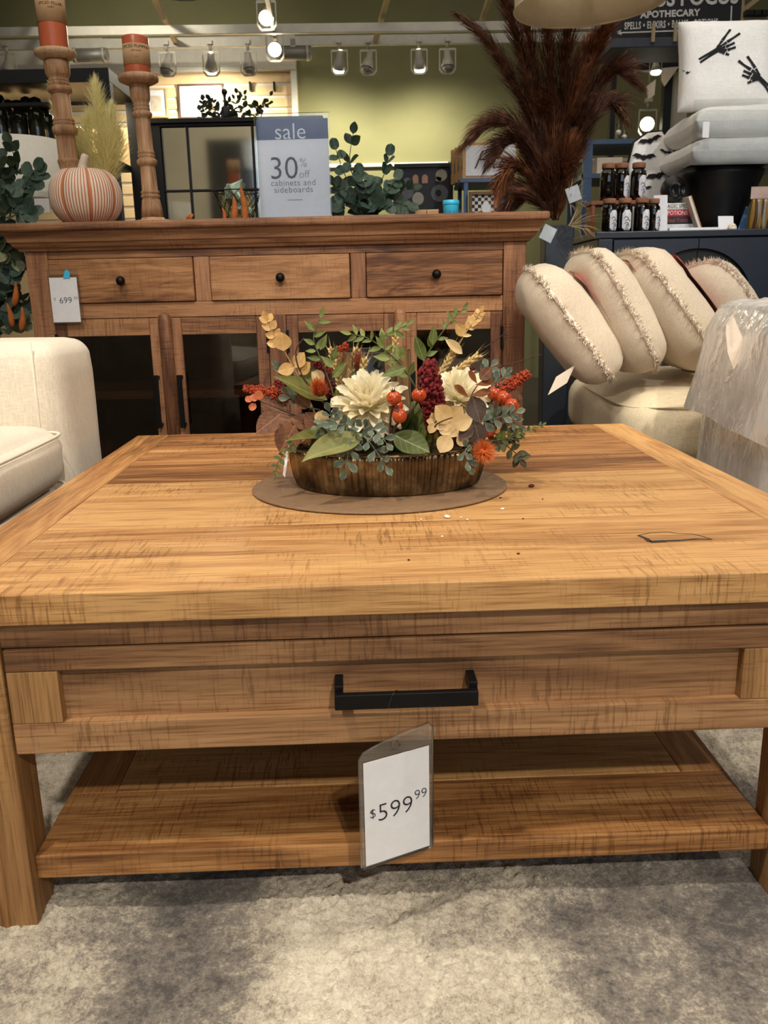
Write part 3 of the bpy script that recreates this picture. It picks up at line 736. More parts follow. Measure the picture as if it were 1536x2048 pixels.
# plume builder ------------------------------------------------------
def plume(parent, pts, width, mat, n=500, name='plume', sw=.0022, droop=.3, stem_r=.0015, ln=.08, spread=1.0):
    P = curve_pts(pts, 40); b = MB(); b.tube(P[::3]+[P[-1]], [stem_r*(1-.6*i/13.) for i in range(len(P[::3])+1)], 5)
    for i in range(n):
        t = random.random()**.85; k = min(38, int(t*39)); p = P[k].lerp(P[k+1], random.random())
        tan = (P[k+1]-P[k]).normalized(); a = rnd(0, 2*PI)
        x = tan.orthogonal().normalized(); y = tan.cross(x); rad = x*math.cos(a)+y*math.sin(a)
        env = math.sin(PI*min(1, .10+.93*t))**.7
        L = ln*rnd(.6, 1.2)*(.55+.45*env); out = width*env*rnd(.3, 1.05)*spread
        q1 = p+tan*L*.35+rad*out*.55; q2 = p+tan*L*.75+rad*out*.9+V(0,0,-droop*L*.1); q3 = p+tan*L+rad*out*1.05+V(0,0,-droop*L*.45)
        side = tan.cross(rad).normalized()
        b.strand([p, q1, q2, q3], sw*rnd(.7, 1.4), side)
    return b.build(name, mat, parent)
M_pamc = translucent(pm('pale_yellow_pampas', (250, 242, 192), .9, 0, .08, 60), .35)
c = at(205, 437, 2.84)
t = thing('pampas_bunch', 'pale yellow dried pampas bunch behind the pumpkin', 'dried grass', (c.x, c.y, ST))
def L_(px, py, Y): return at(px, py, Y)-V(c.x, c.y, ST)
MB().lathe([(.028,0),(.034,.01),(.034,.10),(.028,.12),(.026,.12),(.031,.10),(.031,.012),(.0005,.012)], 24, close=False).build('vase', M_white, t)
for (pts, w_, n_) in (([(205,400,2.84),(203,330,2.84),(198,250,2.84),(190,162,2.84)], .046, 1100), ([(208,400,2.83),(215,330,2.82),(220,270,2.82),(222,215,2.82)], .040, 900),
                      ([(203,400,2.86),(180,330,2.86),(172,280,2.86),(175,235,2.86)], .034, 700), ([(210,400,2.85),(228,340,2.84),(234,300,2.84),(236,268,2.84)], .026, 500),
                      ([(200,400,2.88),(165,310,2.90),(135,260,2.92),(108,215,2.92)], .016, 320), ([(200,400,2.88),(160,290,2.92),(130,220,2.94),(106,178,2.94)], .014, 300)):
    plume(t, [L_(*q) for q in pts], w_*1.45, M_pamc, int(n_*1.5), 'plume', .0022, .3, .0015, .060, 1.25)
# sale sign
def sale_sign():
    Y = 2.66; a = at(521, 433, Y); b = at(662, 430, Y); w_ = (b-a).length; cx = (a+b)/2
    ang = math.atan2(b.y-a.y, b.x-a.x)+SY
    t = thing('sale_sign', 'white and navy sale sign in a clear acrylic stand on the sideboard', 'sign', (cx.x, cx.y, ST), ang)
    H = at(585, 226, Y).z-ST; Hn = at(585, 238, Y).z-ST; Hb = at(585, 279, Y).z-ST
    MB().box(-w_/2-.004, w_/2+.004, -.004, .004, .003, H).build('acrylic_panel', M_acr, t, .0008)
    MB().box(-w_/2-.004, w_/2+.004, -.02, .05, 0, .003).build('acrylic_base', M_acr, t, .0008)
    MB().box(-w_/2, w_/2, -.0006, .0006, .006, Hb).build('paper_sheet', M_paper, t)
    MB().box(-w_/2, w_/2, -.0007, .0007, Hb, Hn).build('navy_band', M_navy, t)
    k = w_/145.0
    def put_(s, size, px, py, m_=M_ink, off=-.0004, sp=1.0):
        z = H*(433-py)/207.0
        text(s, size, m_, t, facing(((px-591)*k, -.0011, z), (1,0,0), (0,0,1)), 'sign_lettering', off, .0001, 'CENTER', 1, sp)
    put_('sale', .062, 587, 262, M_paper); put_('30', .088, 571, 333, M_ink, -.0006); put_('%', .034, 611, 322, M_inkl, -.0006); put_('off', .030, 612, 344, M_inkl, -.0006)
    put_('cabinets and', .0245, 589, 360, M_inkl, -.0002, 1.08); put_('sideboards', .0245, 589, 373.5, M_inkl, -.0002, 1.08)
    z = H*(433-394)/207.0
    MB().box(-.022, .022, -.0012, -.0008, z, z+.0016).build('rule_line', M_inkl, t)
sale_sign()
# wire bowl with glass shards and rust pods
def wire_bowl():
    Y = 2.80; c = at(478, 437, Y); k = Y/FPX*.95
    t = thing('wire_bowl', 'dark wire mesh bowl of pale glass pieces beside the sale sign', 'bowl', (c.x, c.y, ST))
    r0, r1, H = 22*k, 46*k, 62*k
    b = MB(); n = 18
    for i in range(n):
        for sgn in (1, -1):
            P = []
            for j in range(9):
                v = j/8; a = 2*PI*i/n+sgn*v*1.1; rr = r0+(r1-r0)*v**.8; P.append((rr*math.cos(a), rr*math.sin(a), .003+H*v))
            b.tube(P, .0009, 4)
    b.build('wire_mesh', M_black, t)
    MB().tube([(r1*math.cos(a), r1*math.sin(a), H) for a in [i*PI/20 for i in range(41)]], .0018, 6).build('rim', M_black, t)
    MB().tube([(r0*math.cos(a), r0*math.sin(a), .002) for a in [i*PI/20 for i in range(41)]], .0018, 6).build('base_ring', M_black, t)
    M_sh = pm('pale_green_glass', (196, 220, 200), .15, 0, .15, 20, trans=.35)
    for i in range(16):
        a = rnd(0, 2*PI); rr = rnd(0, .034); z = rnd(.02, H*.9); s = rnd(.02, .036)
        if i < 7: z = H*rnd(.85, 1.05)
        pts = [Vector((rnd(-1,1), rnd(-1,1), rnd(-.6,1.2)))*s for _ in range(7)]
        me = bmesh.new(); [me.verts.new(q+V(rr*math.cos(a), rr*math.sin(a), z)) for q in pts]; bmesh.ops.convex_hull(me, input=me.verts)
        m2 = bpy.data.meshes.new('glass_piece'); me.to_mesh(m2); me.free(); m2.materials.append(M_sh)
        put(m2, 'glass_piece', t, Matrix())
wire_bowl()
M_pod = pm('rust_velvet', (164, 92, 38), .9, 0, .2, 60)
def pod(px, base, top, Y, w_, lab, lean=0):
    a = at(px, base, Y); b = at(px+lean, top, Y)
    o = MB().tube(curve_pts([V(a.x,a.y,ST), a.lerp(b,.4)+V(.004,0,0), b], 10), [w_*.55, w_*.8, w_, w_*1.02, w_*.95, w_*.85, w_*.7, w_*.5, w_*.3, w_*.05], 10).build('velvet_pod', M_pod)
    tag(o, lab, 'decor pod', 'rust velvet pods')
pod(467, 437, 392, 2.70, .0105, 'shorter rust velvet pod in front of the wire bowl')
pod(490, 437, 370, 2.70, .0105, 'taller rust velvet pod in front of the wire bowl', -10)
pod(448, 437, 415, 2.72, .006, 'thin low rust velvet pod left of the wire bowl', -4)
o = MB().tube(curve_pts([at(372,436,2.7), at(384,430,2.7), at(380,437,2.68)], 10), .0045, 8).build('velvet_pod', M_pod); tag(o, 'tiny curled rust pod lying near the short candlestick', 'decor pod', 'rust velvet pods')
# ------------------------------------------------------------------ upholstered seating
def rbox(x0, x1, y0, y1, z0, z1, r, puff=0.0, n=10, pz=None, wr=0.0, seed=0.0):
    """rounded, softly puffed box"""
    b = MB(); c = V((x0+x1)/2, (y0+y1)/2, (z0+z1)/2); h = V((x1-x0)/2, (y1-y0)/2, (z1-z0)/2)
    vs = {}; out = []; fs = []
    def key(p):
        k = (round(p.x, 6), round(p.y, 6), round(p.z, 6))
        if k not in vs:
            vs[k] = len(out)
            q = V(p.x*h.x, p.y*h.y, p.z*h.z)
            inner = V(*(max(-(h[i]-r), min(h[i]-r, q[i])) for i in range(3)))
            d = q-inner
            q2 = inner+(d.normalized()*r if d.length > 1e-9 else d)
            if puff:
                f = (1-p.x**4)*(1-p.y**4)*(1-p.z**4) if 0 else 1
                ax = max(range(3), key=lambda i: abs(p[i]))
                oth = [i for i in range(3) if i != ax]
                g = (1-abs(p[oth[0]])**2.5)*(1-abs(p[oth[1]])**2.5)
                k2 = (pz if (pz is not None and ax == 2) else puff)
                q2[ax] += math.copysign(k2*g, p[ax])
            if wr:
                q2 += q2.normalized()*wr*(noise.noise(q*7+V(seed,0,0))+.5*noise.noise(q*17+V(0,seed,0)))
            out.append(q2+c)
        return vs[k]
    # finer spacing near the edges
    ts = sorted(set([-1, 1]+[-1+(2*r/max(h))*i/3*.5 for i in range(4)]+[1-(2*r/max(h))*i/3*.5 for i in range(4)]+[-1+2*i/n for i in range(n+1)]))
    for ax in range(3):
        for sg in (-1, 1):
            a, d = [i for i in range(3) if i != ax]
            for i in range(len(ts)-1):
                for j in range(len(ts)-1):
                    q = []
                    for (u, v) in ((ts[i],ts[j]), (ts[i+1],ts[j]), (ts[i+1],ts[j+1]), (ts[i],ts[j+1])):
                        p = V(0,0,0); p[ax] = sg; p[a] = u; p[d] = v; q.append(key(p))
                    if (sg > 0) != (ax != 1): q = q[::-1]
                    fs.append(tuple(q))
    b.add(out, fs, True); return b
def piping(pts, mat, par, r=.0035, name='seam'):
    return MB().tube(pts, r, 6).build(name, mat, par)
def rel(mb, org):
    org = Vector(org); mb.v = [tuple(Vector(v)-org) for v in mb.v]; return mb
# armchair on the left, facing the table
FX = -.655; o0 = V(-1.1, 1.6, 0)
ac = thing('armchair', 'cream upholstered armchair at the left beside the coffee table', 'armchair', o0)
def AP(mb, name, mat=M_upho): return rel(mb, o0).build(name, mat, ac)
AP(rbox(-1.52, FX, 1.735, 1.985, .10, .700, .045, .006, 8, .004, .002, 1.0), 'armrest')
AP(rbox(-1.52, FX, .78, 1.0, .10, .700, .045, .006, 8, .004, .002, 2.0), 'armrest')
AP(rbox(-1.62, -1.36, .80, 1.97, .10, .80, .05, .015, 8, None, .003, 3.0), 'backrest')
AP(rbox(-1.50, FX-.012, 1.0, 1.733, .10, .405, .02, .0, 6), 'seat_base')
sc_ = AP(rbox(-1.40, FX+.004, 1.004, 1.732, .408, .535, .045, .016, 12, .035, .003, 4.0), 'seat_cushion')
for z in (.418, .520):
    b = MB().tube([Vector(q)-o0 for q in curve_pts([(FX-.030,1.726,z), (FX-.004,1.712,z), (FX+.010,1.68,z), (FX+.015,1.6,z), (FX+.019,1.4,z), (FX+.015,1.15,z), (FX+.004,1.02,z)], 30)], .0032, 6)
    b.build('piping', M_upho, sc_)
b = MB().tube([Vector(q)-o0 for q in [(FX-.045,1.733,.70), (FX-.046,1.7335,.55), (FX-.046,1.7335,.15)]], .0025, 6); b.build('arm_seam', M_upho, ac)
for x in (-1.5, FX-.06):
    for y in (.84, 1.92): MB().tube([V(x,y,-.0)-o0, V(x,y,.11)-o0], [.018, .025], 10).build('leg', M_blackp, ac)
# seat on the right with the cushions
o1 = V(1.02, 2.6, 0)
ot = thing('lounge_seat', 'warm cream upholstered lounge seat carrying the fringed cushions', 'seat', o1)
rel(rbox(.645, 1.50, 2.225, 2.99, .30, .505, .075, .012, 10, .035, .003, 7.0), o1).build('seat_cushion', M_uphow, ot)
rel(rbox(.66, 1.48, 2.24, 2.98, .07, .315, .05, .006, 8, .0, .002, 9.0), o1).build('seat_base', M_uphow, ot)
rel(MB().tube(curve_pts([(.668,2.95,.475), (.652,2.6,.474), (.654,2.32,.472), (.70,2.245,.474), (.80,2.228,.475), (1.1,2.222,.477), (1.45,2.224,.475)], 40), .003, 6), o1).build('piping', M_uphow, ot)
for x in (.72, 1.42):
    for y in (2.3, 2.92): rel(MB().tube([(x,y,0), (x,y,.09)], [.018, .025], 10), o1).build('leg', M_blackp, ot)
# four fringed cushions leaning one against the other
def cushion(ptop, pbot, Y, yaw, label, half=.185, T=.078, seed=0, patch=True, care=False):
    a0, b0 = at(ptop[0], ptop[1], Y), at(pbot[0], pbot[1], Y)
    ax = (a0-b0); L = ax.length/2; ax.normalize(); nrm = V(-ax.z, 0, ax.x); nrm = -nrm if nrm.x < 0 else nrm
    by = nrm.cross(ax); q = Matrix.Rotation(yaw, 3, ax); nrm = q @ nrm; by = q @ by
    cen = (a0+b0)/2
    t = thing('fringed_cushion', label, 'cushion', V(cen.x, cen.y, min(a0.z, b0.z)-.02), 0, 'fringed linen cushions')
    org = Vector(t.location)
    def S(u, v, sg, off=0.0):
        pin = 1-.07*(abs(u)**2)*(1-v*v)-0.0; pin2 = 1-.07*(abs(v)**2)*(1-u*u)
        inset = .05*((1-abs(u)**4)*0+0)
        uu = u*L*(1-.16*v**4); vv = v*half*(1-.16*u**4)
        th = T*((1-u**4)*(1-v**4))**.48
        th *= 1+.10*noise.noise(V(u*2.2+seed, v*2.2, seed))
        wk = .004*noise.noise(V(u*6+seed, v*6, 3))*(abs(u*v)**.5+.4)
        return cen+ax*uu+by*vv+nrm*(sg*(th+off)+wk)-org
    b = MB(); n = 22
    ts = [math.sin(PI/2*(2*i/n-1)) for i in range(n+1)]
    for sg in (1, -1):
        b.grid(lambda i, j: S(ts[int(round(i*n))], ts[int(round(j*n))], sg), n, n, True)
        if sg < 0:
            k = n*n; b.f[-k:] = [f[::-1] for f in b.f[-k:]]
    body = b.build('cushion_body', M_pil, t)
    fr = MB()
    per = [(s, -1) for s in ts]+[(1, s) for s in ts]+[(-s, 1) for s in ts]+[(-1, -s) for s in ts]
    for i in range(1500):
        k = random.randrange(len(per)-1); f = random.random(); u = per[k][0]*(1-f)+per[k+1][0]*f; v = per[k][1]*(1-f)+per[k+1][1]*f
        u = max(-1, min(1, u)); v = max(-1, min(1, v))
        p = S(u, v, rnd(-1, 1), .003); d = ax*(u if abs(u) > .98 else u*.3)+by*(v if abs(v) > .98 else v*.3)
        d = (d.normalized()+nrm*rnd(-.7, .7)+ax*rnd(-.5, .5)+by*rnd(-.5, .5)).normalized(); ll = rnd(.009, .02)
        fr.strand([p-d*.002, p+d*ll*.6+nrm*rnd(-.003,.003), p+d*ll+ax*rnd(-.005,.005)+nrm*rnd(-.005,.005)], rnd(.003, .0055), d.cross(nrm+ax*.3).normalized())
    fr.tube([S(u, v, 0) for u, v in per[::2]], .006, 6)
    fr.build('fringe', M_frng, t)['kind'] = 'stuff'
    if patch:
        pb = MB().grid(lambda i, j: S(-.55+1.15*i, -.80+1.5*j, 1, .010), 10, 10, True)
        pb.build('felt_patch', M_rust, t)
    if care:
        e = at(1142, 748, Y-.12)-org; f2 = at(1104, 772, Y-.16)-org; w1 = V(.012, .01, .022)
        MB().prism([e+w1, e-w1, f2-w1, f2+w1], (0, .0012, 0)).build('care_label', M_card, t)
    return t
cushion((1056, 540), (1213, 752), 2.36, R(-4), 'fringed oatmeal cushion leaning furthest left, nearest the sideboard', .15, .080, 1, True, True)
cushion((1160, 506), (1288, 738), 2.38, R(4), 'fringed oatmeal cushion second from the sideboard', .15, .074, 2)
cushion((1248, 508), (1408, 728), 2.40, R(2), 'fringed oatmeal cushion third from the sideboard', .15, .080, 3)
cushion((1352, 548), (1480, 740), 2.52, R(34), 'fringed oatmeal cushion at the right end showing its broad face', .16, .080, 4, False)
# chair wrapped in plastic film
o2 = V(1.085, 1.80, 0)
wc = thing('wrapped_armchair', 'cream armchair wrapped in milky plastic film at the right', 'armchair', o2)
rel(rbox(.775, 1.39, 1.545, 2.05, .06, .71, .09, .012, 8, .0, .004, 5.0), o2).build('chair_body', M_upho, wc)
rel(rbox(.82, 1.34, 1.535, 1.62, .36, .66, .04, .0, 8), o2).build('back_cushion', M_knit, wc)
def filmlayer(name, hx, hy, ztop, zhem, flare, fold, nf, seed, cap=True, tilt=0.0):
    N_ = 180; nv = 46
    def fn(i, j):
        a = 2*PI*i; ca, sa = math.cos(a), math.sin(a)
        e = (abs(ca)**4+abs(sa)**4)**-.25
        rx, ry = ca*e, sa*e
        wob = noise.noise(V(ca*1.5+seed, sa*1.5, 1))
        fol = math.sin(a*nf+3*wob+seed)*.6+noise.noise(V(ca*6+seed, sa*6, j*1.5))+.5*noise.noise(V(ca*15, sa*15+seed, j*2.5))
        zh = zhem+.05*wob+tilt*(-ca*.5+.3*sa)
        v0 = .30 if cap else 0.0
        if j < v0:
            s = j/v0; rr = s**.8*.93; z = ztop+.012*(1-s*s)+.006*noise.noise(V(rx*s*9, ry*s*9, seed))
            z += .010*noise.noise(V(rx*s*3, ry*s*4, seed+4))
        else:
            s = (j-v0)/(1-v0); rr = .93+.07*min(1, s*6)+flare*s+fold*(.15+s)*fol
            rnd_ = min(1, s*5); z = ztop-(ztop-zh)*s-.03*(rnd_)**2*(1-s)
            z += .008*fol*s
        return V(o2.x*0+rx*hx*rr, ry*hy*rr, z)
    return MB().grid(fn, N_, nv, True, True).build(name, M_film, wc)
filmlayer('plastic_film', .350, .305, .742, .47, .10, .030, 9, 2.0, True, .10)
filmlayer('plastic_skirt', .345, .30, .64, .03, .05, .040, 17, 5.0, False)
a = at(1462, 632, 1.46)-o2; 
pts = [at(x_, y_, 1.735+.001*k_) for k_, (x_, y_) in enumerate(((1466,628), (1452,650), (1451,668), (1455,705), (1467,740), (1490,700), (1484,672), (1474,650)))]
ct = MB().prism([p-o2 for p in pts], (0,.0015,0)).build('card_tag', M_card, wc)
# ------------------------------------------------------------------ centrepiece
TRX = tl(759, 980); tz = .4602
tc_ = TM @ V(.566, .505, tz)
M_tray = pm('taupe_textured_mat', (128, 100, 74), .55, 0, .12, 90, .25, 400)
o = MB().lathe([(.001,0),(.214,0),(.217,.0015),(.217,.0035),(.215,.0045),(.001,.0045)], 96, (tc_.x, tc_.y, tz), 1, .90).build('centrepiece_mat', M_tray)
tag(o, 'flat taupe round mat under the flower bowl on the coffee table', 'mat')
fz = tz+.0047
fo = V(.008, 1.447, fz)
fl = thing('floral_centrepiece', 'autumn silk flower arrangement in an oval ribbed dark metal bowl', 'flower arrangement', fo)
def G(px, py, Y): return at(px, py, Y)-fo
# ribbed oval bowl
t = NT('aged_ribbed_metal'); nz = t.noise(t.coord(), 18, 4, .65); nf = t.noise(t.coord(), 120, 3, .6)
t.set(color=t.ramp(nz, [(.3, lin(60, 48, 36)), (.5, lin(112, 92, 66)), (.72, lin(170, 148, 112))]), metal=.85, rough=t.ramp(nf, [(.3, .24), (.7, .46)]))
M_bowl = t.m
def ribs(a, z): return 1+.013*math.cos(a*92)
BX, BY = .168, .130
MB().lathe([(.0005,.0),(.925,.0),(.945,.003),(.965,.018),(.99,.040),(1.0,.058),(1.0,.0655)], 552, (0,0,0), BX, BY, True, lambda a, z: ribs(a, z) if z > .004 else 1).build('bowl', M_bowl, fl)
MB().lathe([(1.0,.0655),(1.004,.068),(.99,.0695),(.975,.068),(.96,.05),(.93,.02),(.6,.012),(.0005,.012)], 120, (0,0,0), BX, BY, True, None, False).build('bowl_lip', M_bowl, fl)
M_moss = pm('dark_moss', (44, 36, 26), .95, 0, .4, 60, .6)
MB().lathe([(.95,.030),(.8,.052),(.4,.062),(.0005,.064)], 48, (0,0,0), BX, BY, True, lambda a, z: 1+.03*math.sin(7*a+40*z)).build('moss_filler', M_moss, fl)
# glass hurricane in the middle
c0 = G(745, 700, 1.49); ztop = c0.z
MB().lathe([(.064,.03),(.066,.035),(.066,ztop-.002),(.065,ztop),(.0635,ztop-.001),(.0635,.04)], 48, (c0.x,.043,0), 1, 1, True, None, False).build('glass_hurricane', M_glass, fl)
# ---- leaf meshes (unit length, base at the origin, tip along +Y)
def leaf_mesh(name, w, mat, shape='oval', bend=.15, cup=.12, nx=4, ny=7, wave=0.0):
    def prof(t):
        if shape == 'round': return math.sqrt(max(0, 1-(2*t-1)**2))**.9
        if shape == 'lance': return math.sin(PI*t**.75)**1.1
        if shape == 'spoon': return math.sin(PI*min(1, t**1.5))**.75*(1 if t > .02 else 0)
        if shape == 'petal': return (math.sin(PI*min(1, t**1.35*.93+.03)))**.6
        return math.sin(PI*t**.9)**.8
    def fn(i, j):
        t = j; s = 2*i-1; x = s*w*prof(t)
        return V(x, t, bend*math.sin(PI*t*.6)*t-bend*.3*t+cup*abs(s)**1.6*w*2*prof(t)+wave*math.sin(9*t)*s)
    b = MB().grid(fn, nx, ny, True); return b.mesh(name, mat)
LM = {}
LM['boxwood'] = leaf_mesh('leaf', .26, leafmat('blue_green_leaf', (78, 92, 80), (116, 128, 108), None, (164, 172, 148), .6, .26), 'spoon', .12, .12)
LM['tan'] = leaf_mesh('leaf', .40, leafmat('tan_leaf', (196, 150, 84), (226, 190, 128), (238, 212, 160)), 'oval', .18, .10)
LM['green'] = leaf_mesh('leaf', .21, leafmat('fresh_green_leaf', (84, 98, 44), (136, 148, 84), (160, 168, 110)), 'lance', .15, .15)
LM['brown'] = leaf_mesh('leaf', .42, leafmat('brown_leaf', (92, 58, 40), (150, 104, 76), (182, 142, 110)), 'oval', .12, .08)
LM['peach'] = leaf_mesh('leaf', .40, leafmat('peach_leaf', (196, 104, 66), (222, 140, 100)), 'round', .2, .15)
LM['olive'] = leaf_mesh('leaf', .22, leafmat('olive_leaf', (84, 84, 30), (124, 122, 56), (140, 138, 78)), 'lance', .20, .18, 6, 10)
LM['bigolive'] = leaf_mesh('leaf', .27, leafmat('broad_olive_leaf', (112, 116, 66), (146, 146, 92), (160, 160, 110)), 'lance', .45, .22, 6, 12)
LM['veined'] = leaf_mesh('leaf', .30, leafmat('veined_green_leaf', (72, 84, 40), (112, 124, 70), (156, 164, 120)), 'oval', .18, .10, 6, 10)
LM['cream'] = leaf_mesh('leaf', .44, leafmat('cream_leaf', (212, 178, 120), (232, 206, 156), (240, 222, 180)), 'oval', .22, .14)
LM['dusk'] = leaf_mesh('leaf', .30, leafmat('dusky_brown_leaf', (70, 58, 52), (108, 90, 80), (128, 110, 98)), 'oval', .12, .08)
LM['rust'] = leaf_mesh('leaf', .22, leafmat('rust_brown_leaf', (92, 52, 24), (136, 78, 40)), 'spoon', .15, .15)
LM['vine'] = leaf_mesh('leaf', .28, leafmat('small_vine_leaf', (72, 84, 40), (112, 118, 62)), 'oval', .15, .15)
LM['dvine'] = leaf_mesh('leaf', .28, leafmat('dark_vine_leaf', (52, 54, 36), (84, 84, 54)), 'oval', .15, .15)
LM['grey'] = leaf_mesh('leaf', .30, leafmat('grey_green_leaf', (92, 100, 82), (124, 130, 108)), 'oval', .15, .12)
M_st = {'green': pm('green_stem', (86, 96, 52), .7), 'brown': pm('dark_brown_stem', (58, 34, 24), .7), 'tan': pm('tan_stem', (176, 138, 92), .7), 'grey': pm('grey_green_stem', (98, 112, 96), .7)}
TOCAM = V(0, -.9, .45).normalized()
def sprig(pts, leaf, n, size, stem='green', r=.0014, start=.15, taper=.45, opp=True, out=55, tip=True, name='sprig', roll=.9, par=None, leafn='leaf'):
    P = curve_pts(pts, 30); s = MB().tube(P[::2]+[P[-1]], [r*(1-.6*i/15) for i in range(len(P[::2])+1)], 6).build(name, M_st[stem], par or fl)
    for i in range(n):
        f = start+(1-start)*(i+.3)/n; k = min(28, int(f*29)); p = P[k]; tan = (P[k+1]-P[k]).normalized()
        sz = size*(1-taper*f)*rnd(.85, 1.15)
        for sd in ((-1, 1) if opp else ((-1,) if i % 2 else (1,))):
            side = tan.cross(TOCAM).normalized()
            az = rnd(-roll, roll)+(PI if sd < 0 else 0)
            rad = side*math.cos(az)+tan.cross(side)*math.sin(az)
            aa = R(out)*rnd(.75, 1.2); d = tan*math.cos(aa)+rad*math.sin(aa)
            n_ = (TOCAM+V(rnd(-.5,.5), rnd(-.3,.3), rnd(-.3,.6)))
            put(LM[leaf], leafn, s, frame(p, d, n_, sz))
    if tip: put(LM[leaf], leafn, s, frame(P[-1], (P[-1]-P[-3]), TOCAM, size*(1-taper)))
    return s
def leafat(leaf, base, tip, Y, nrm=None, par=None, Y2=None, ws=1.0):
    a = G(base[0], base[1], Y); b = G(tip[0], tip[1], Y2 or Y); L = (b-a).length
    return put(LM[leaf], 'leaf', par or fl, frame(a, b-a, nrm or TOCAM, (L*ws, L, L)))
# background and side sprigs
sprig([G(640,850,1.44), G(600,760,1.43), G(570,705,1.43), G(548,670,1.43), G(533,638,1.43)], 'tan', 4, .026, 'tan', .0016, .62, .45, True, 55)
leafat('tan', (567,702), (563,664), 1.42, None, None, None, 1.25); leafat('tan', (590,735), (556,745), 1.42); leafat('tan', (590,735), (610,705), 1.42); leafat('tan', (598,748), (622,725), 1.42)
sprig([G(690,880,1.42), G(664,780,1.42), G(640,715,1.41), G(627,675,1.41), G(640,636,1.41)], 'green', 7, .030, 'green', .0015, .4, .3, False, 60)
leafat('green', (640,700), (655,668), 1.40); leafat('green', (632,702), (610,703), 1.40); leafat('green', (668,735), (640,712), 1.40); leafat('green', (664,722), (675,690), 1.40); leafat('green', (665,755), (695,725), 1.40)
sprig([G(850,810,1.40), G(810,740,1.39), G(770,700,1.38), G(735,676,1.37), G(703,668,1.37)], 'green', 7, .030, 'green', .0016, .2, .35, True, 55)
leafat('green', (812,735), (762,755), 1.36); leafat('green', (780,718), (745,714), 1.36); leafat('green', (805,722), (803,688), 1.36); leafat('green', (768,697), (750,672), 1.36); leafat('green', (770,700), (785,690), 1.36)
sprig([G(760,700,1.40), G(768,672,1.40), G(790,662,1.40), G(812,650,1.40)], 'green', 4, .024, 'green', .0010, .2, .3, True, 50)
sprig([G(845,800,1.47), G(846,730,1.47), G(868,688,1.47), G(900,645,1.47), G(926,618,1.47)], 'green', 7, .030, 'green', .0015, .35, .5, False, 45)
leafat('green', (848,722), (828,668), 1.44); leafat('green', (865,690), (868,648), 1.46); leafat('green', (905,642), (892,620), 1.46)
sprig([G(880,760,1.50), G(912,700,1.50), G(935,660,1.50), G(950,640,1.50), G(961,622,1.50)], 'tan', 5, .022, 'tan', .0016, .5, .5, True, 50)
leafat('tan', (930,672), (910,648), 1.48); leafat('cream', (925,708), (888,680), 1.47, None, None, None, .5); leafat('cream', (925,672), (943,672), 1.47, None, None, None, .5)
# bare twigs
def twig(pts, r=.0013):
    P = curve_pts(pts, 16); b = MB().tube(P, [r*(1-.5*i/15) for i in range(16)], 6)
    for k in (4, 7, 10, 13): b.ball(P[k]+V(.001,0,.001), .0018, 6, 4)
    b.build('twig', M_st['brown'], fl)
twig([G(660,820,1.40), G(620,775,1.39), G(597,735,1.39), G(592,700,1.39), G(608,676,1.39)], .0018)
twig([G(940,780,1.46), G(990,738,1.46), G(1030,726,1.46), G(1082,709,1.46)], .0016)
twig([G(930,740,1.50), G(958,704,1.50), G(985,685,1.50), G(1018,661,1.50)], .0012)
# boxwood-like blue-green sprays
for pts, n, s in (([(700,880,1.36),(672,850,1.33),(660,825,1.32)], 4, .026), ([(730,870,1.36),(700,850,1.31),(668,850,1.30)], 4, .026), ([(690,850,1.36),(735,880,1.31),(770,930,1.29)], 5, .026),
                  ([(700,860,1.35),(700,890,1.30),(690,935,1.29)], 4, .026), ([(720,860,1.35),(750,860,1.31),(772,885,1.29)], 4, .024), ([(640,820,1.42),(600,810,1.40),(578,790,1.39)], 4, .026),
                  ([(620,790,1.45),(580,760,1.45),(556,735,1.45)], 4, .020), ([(930,850,1.38),(985,838,1.36),(1028,826,1.36)], 5, .024), ([(960,830,1.40),(1000,830,1.38),(1035,850,1.38)], 4, .022),
                  ([(930,790,1.45),(960,755,1.45),(980,735,1.45)], 4, .024), ([(950,800,1.44),(990,770,1.44),(1010,750,1.44)], 4, .022), ([(940,890,1.32),(930,905,1.30),(938,930,1.30)], 3, .022),
                  ([(680,860,1.34),(650,845,1.33),(640,860,1.33)], 3, .022)):
    sprig([G(*q) for q in pts], 'boxwood', n, s, 'grey', .0013, .15, .2, True, 55)
# brown round eucalyptus on the left
s = sprig([G(640,850,1.42), G(600,835,1.40), G(550,815,1.39), G(505,795,1.39)], 'brown', 0, .03, 'brown', .0016, .2, .3, True, 55, False)
for b_, t_ in (((575,830),(520,802)), ((560,828),(515,868)), ((600,845),(548,838)), ((590,850),(560,905)), ((628,850),(580,840)), ((615,870),(575,880)), ((640,860),(610,825)), ((600,860),(620,890)), ((620,815),(590,790))):
    leafat('brown', b_, t_, 1.385+rnd(-.01,.02), TOCAM+V(rnd(-.4,.4), 0, rnd(-.3,.5)), s)
for b_, t_ in (((515,800),(500,792)), ((512,808),(500,820)), ((520,800),(516,780)), ((506,798),(490,800))): leafat('peach', b_, t_, 1.385, None, s, None, 1.1)
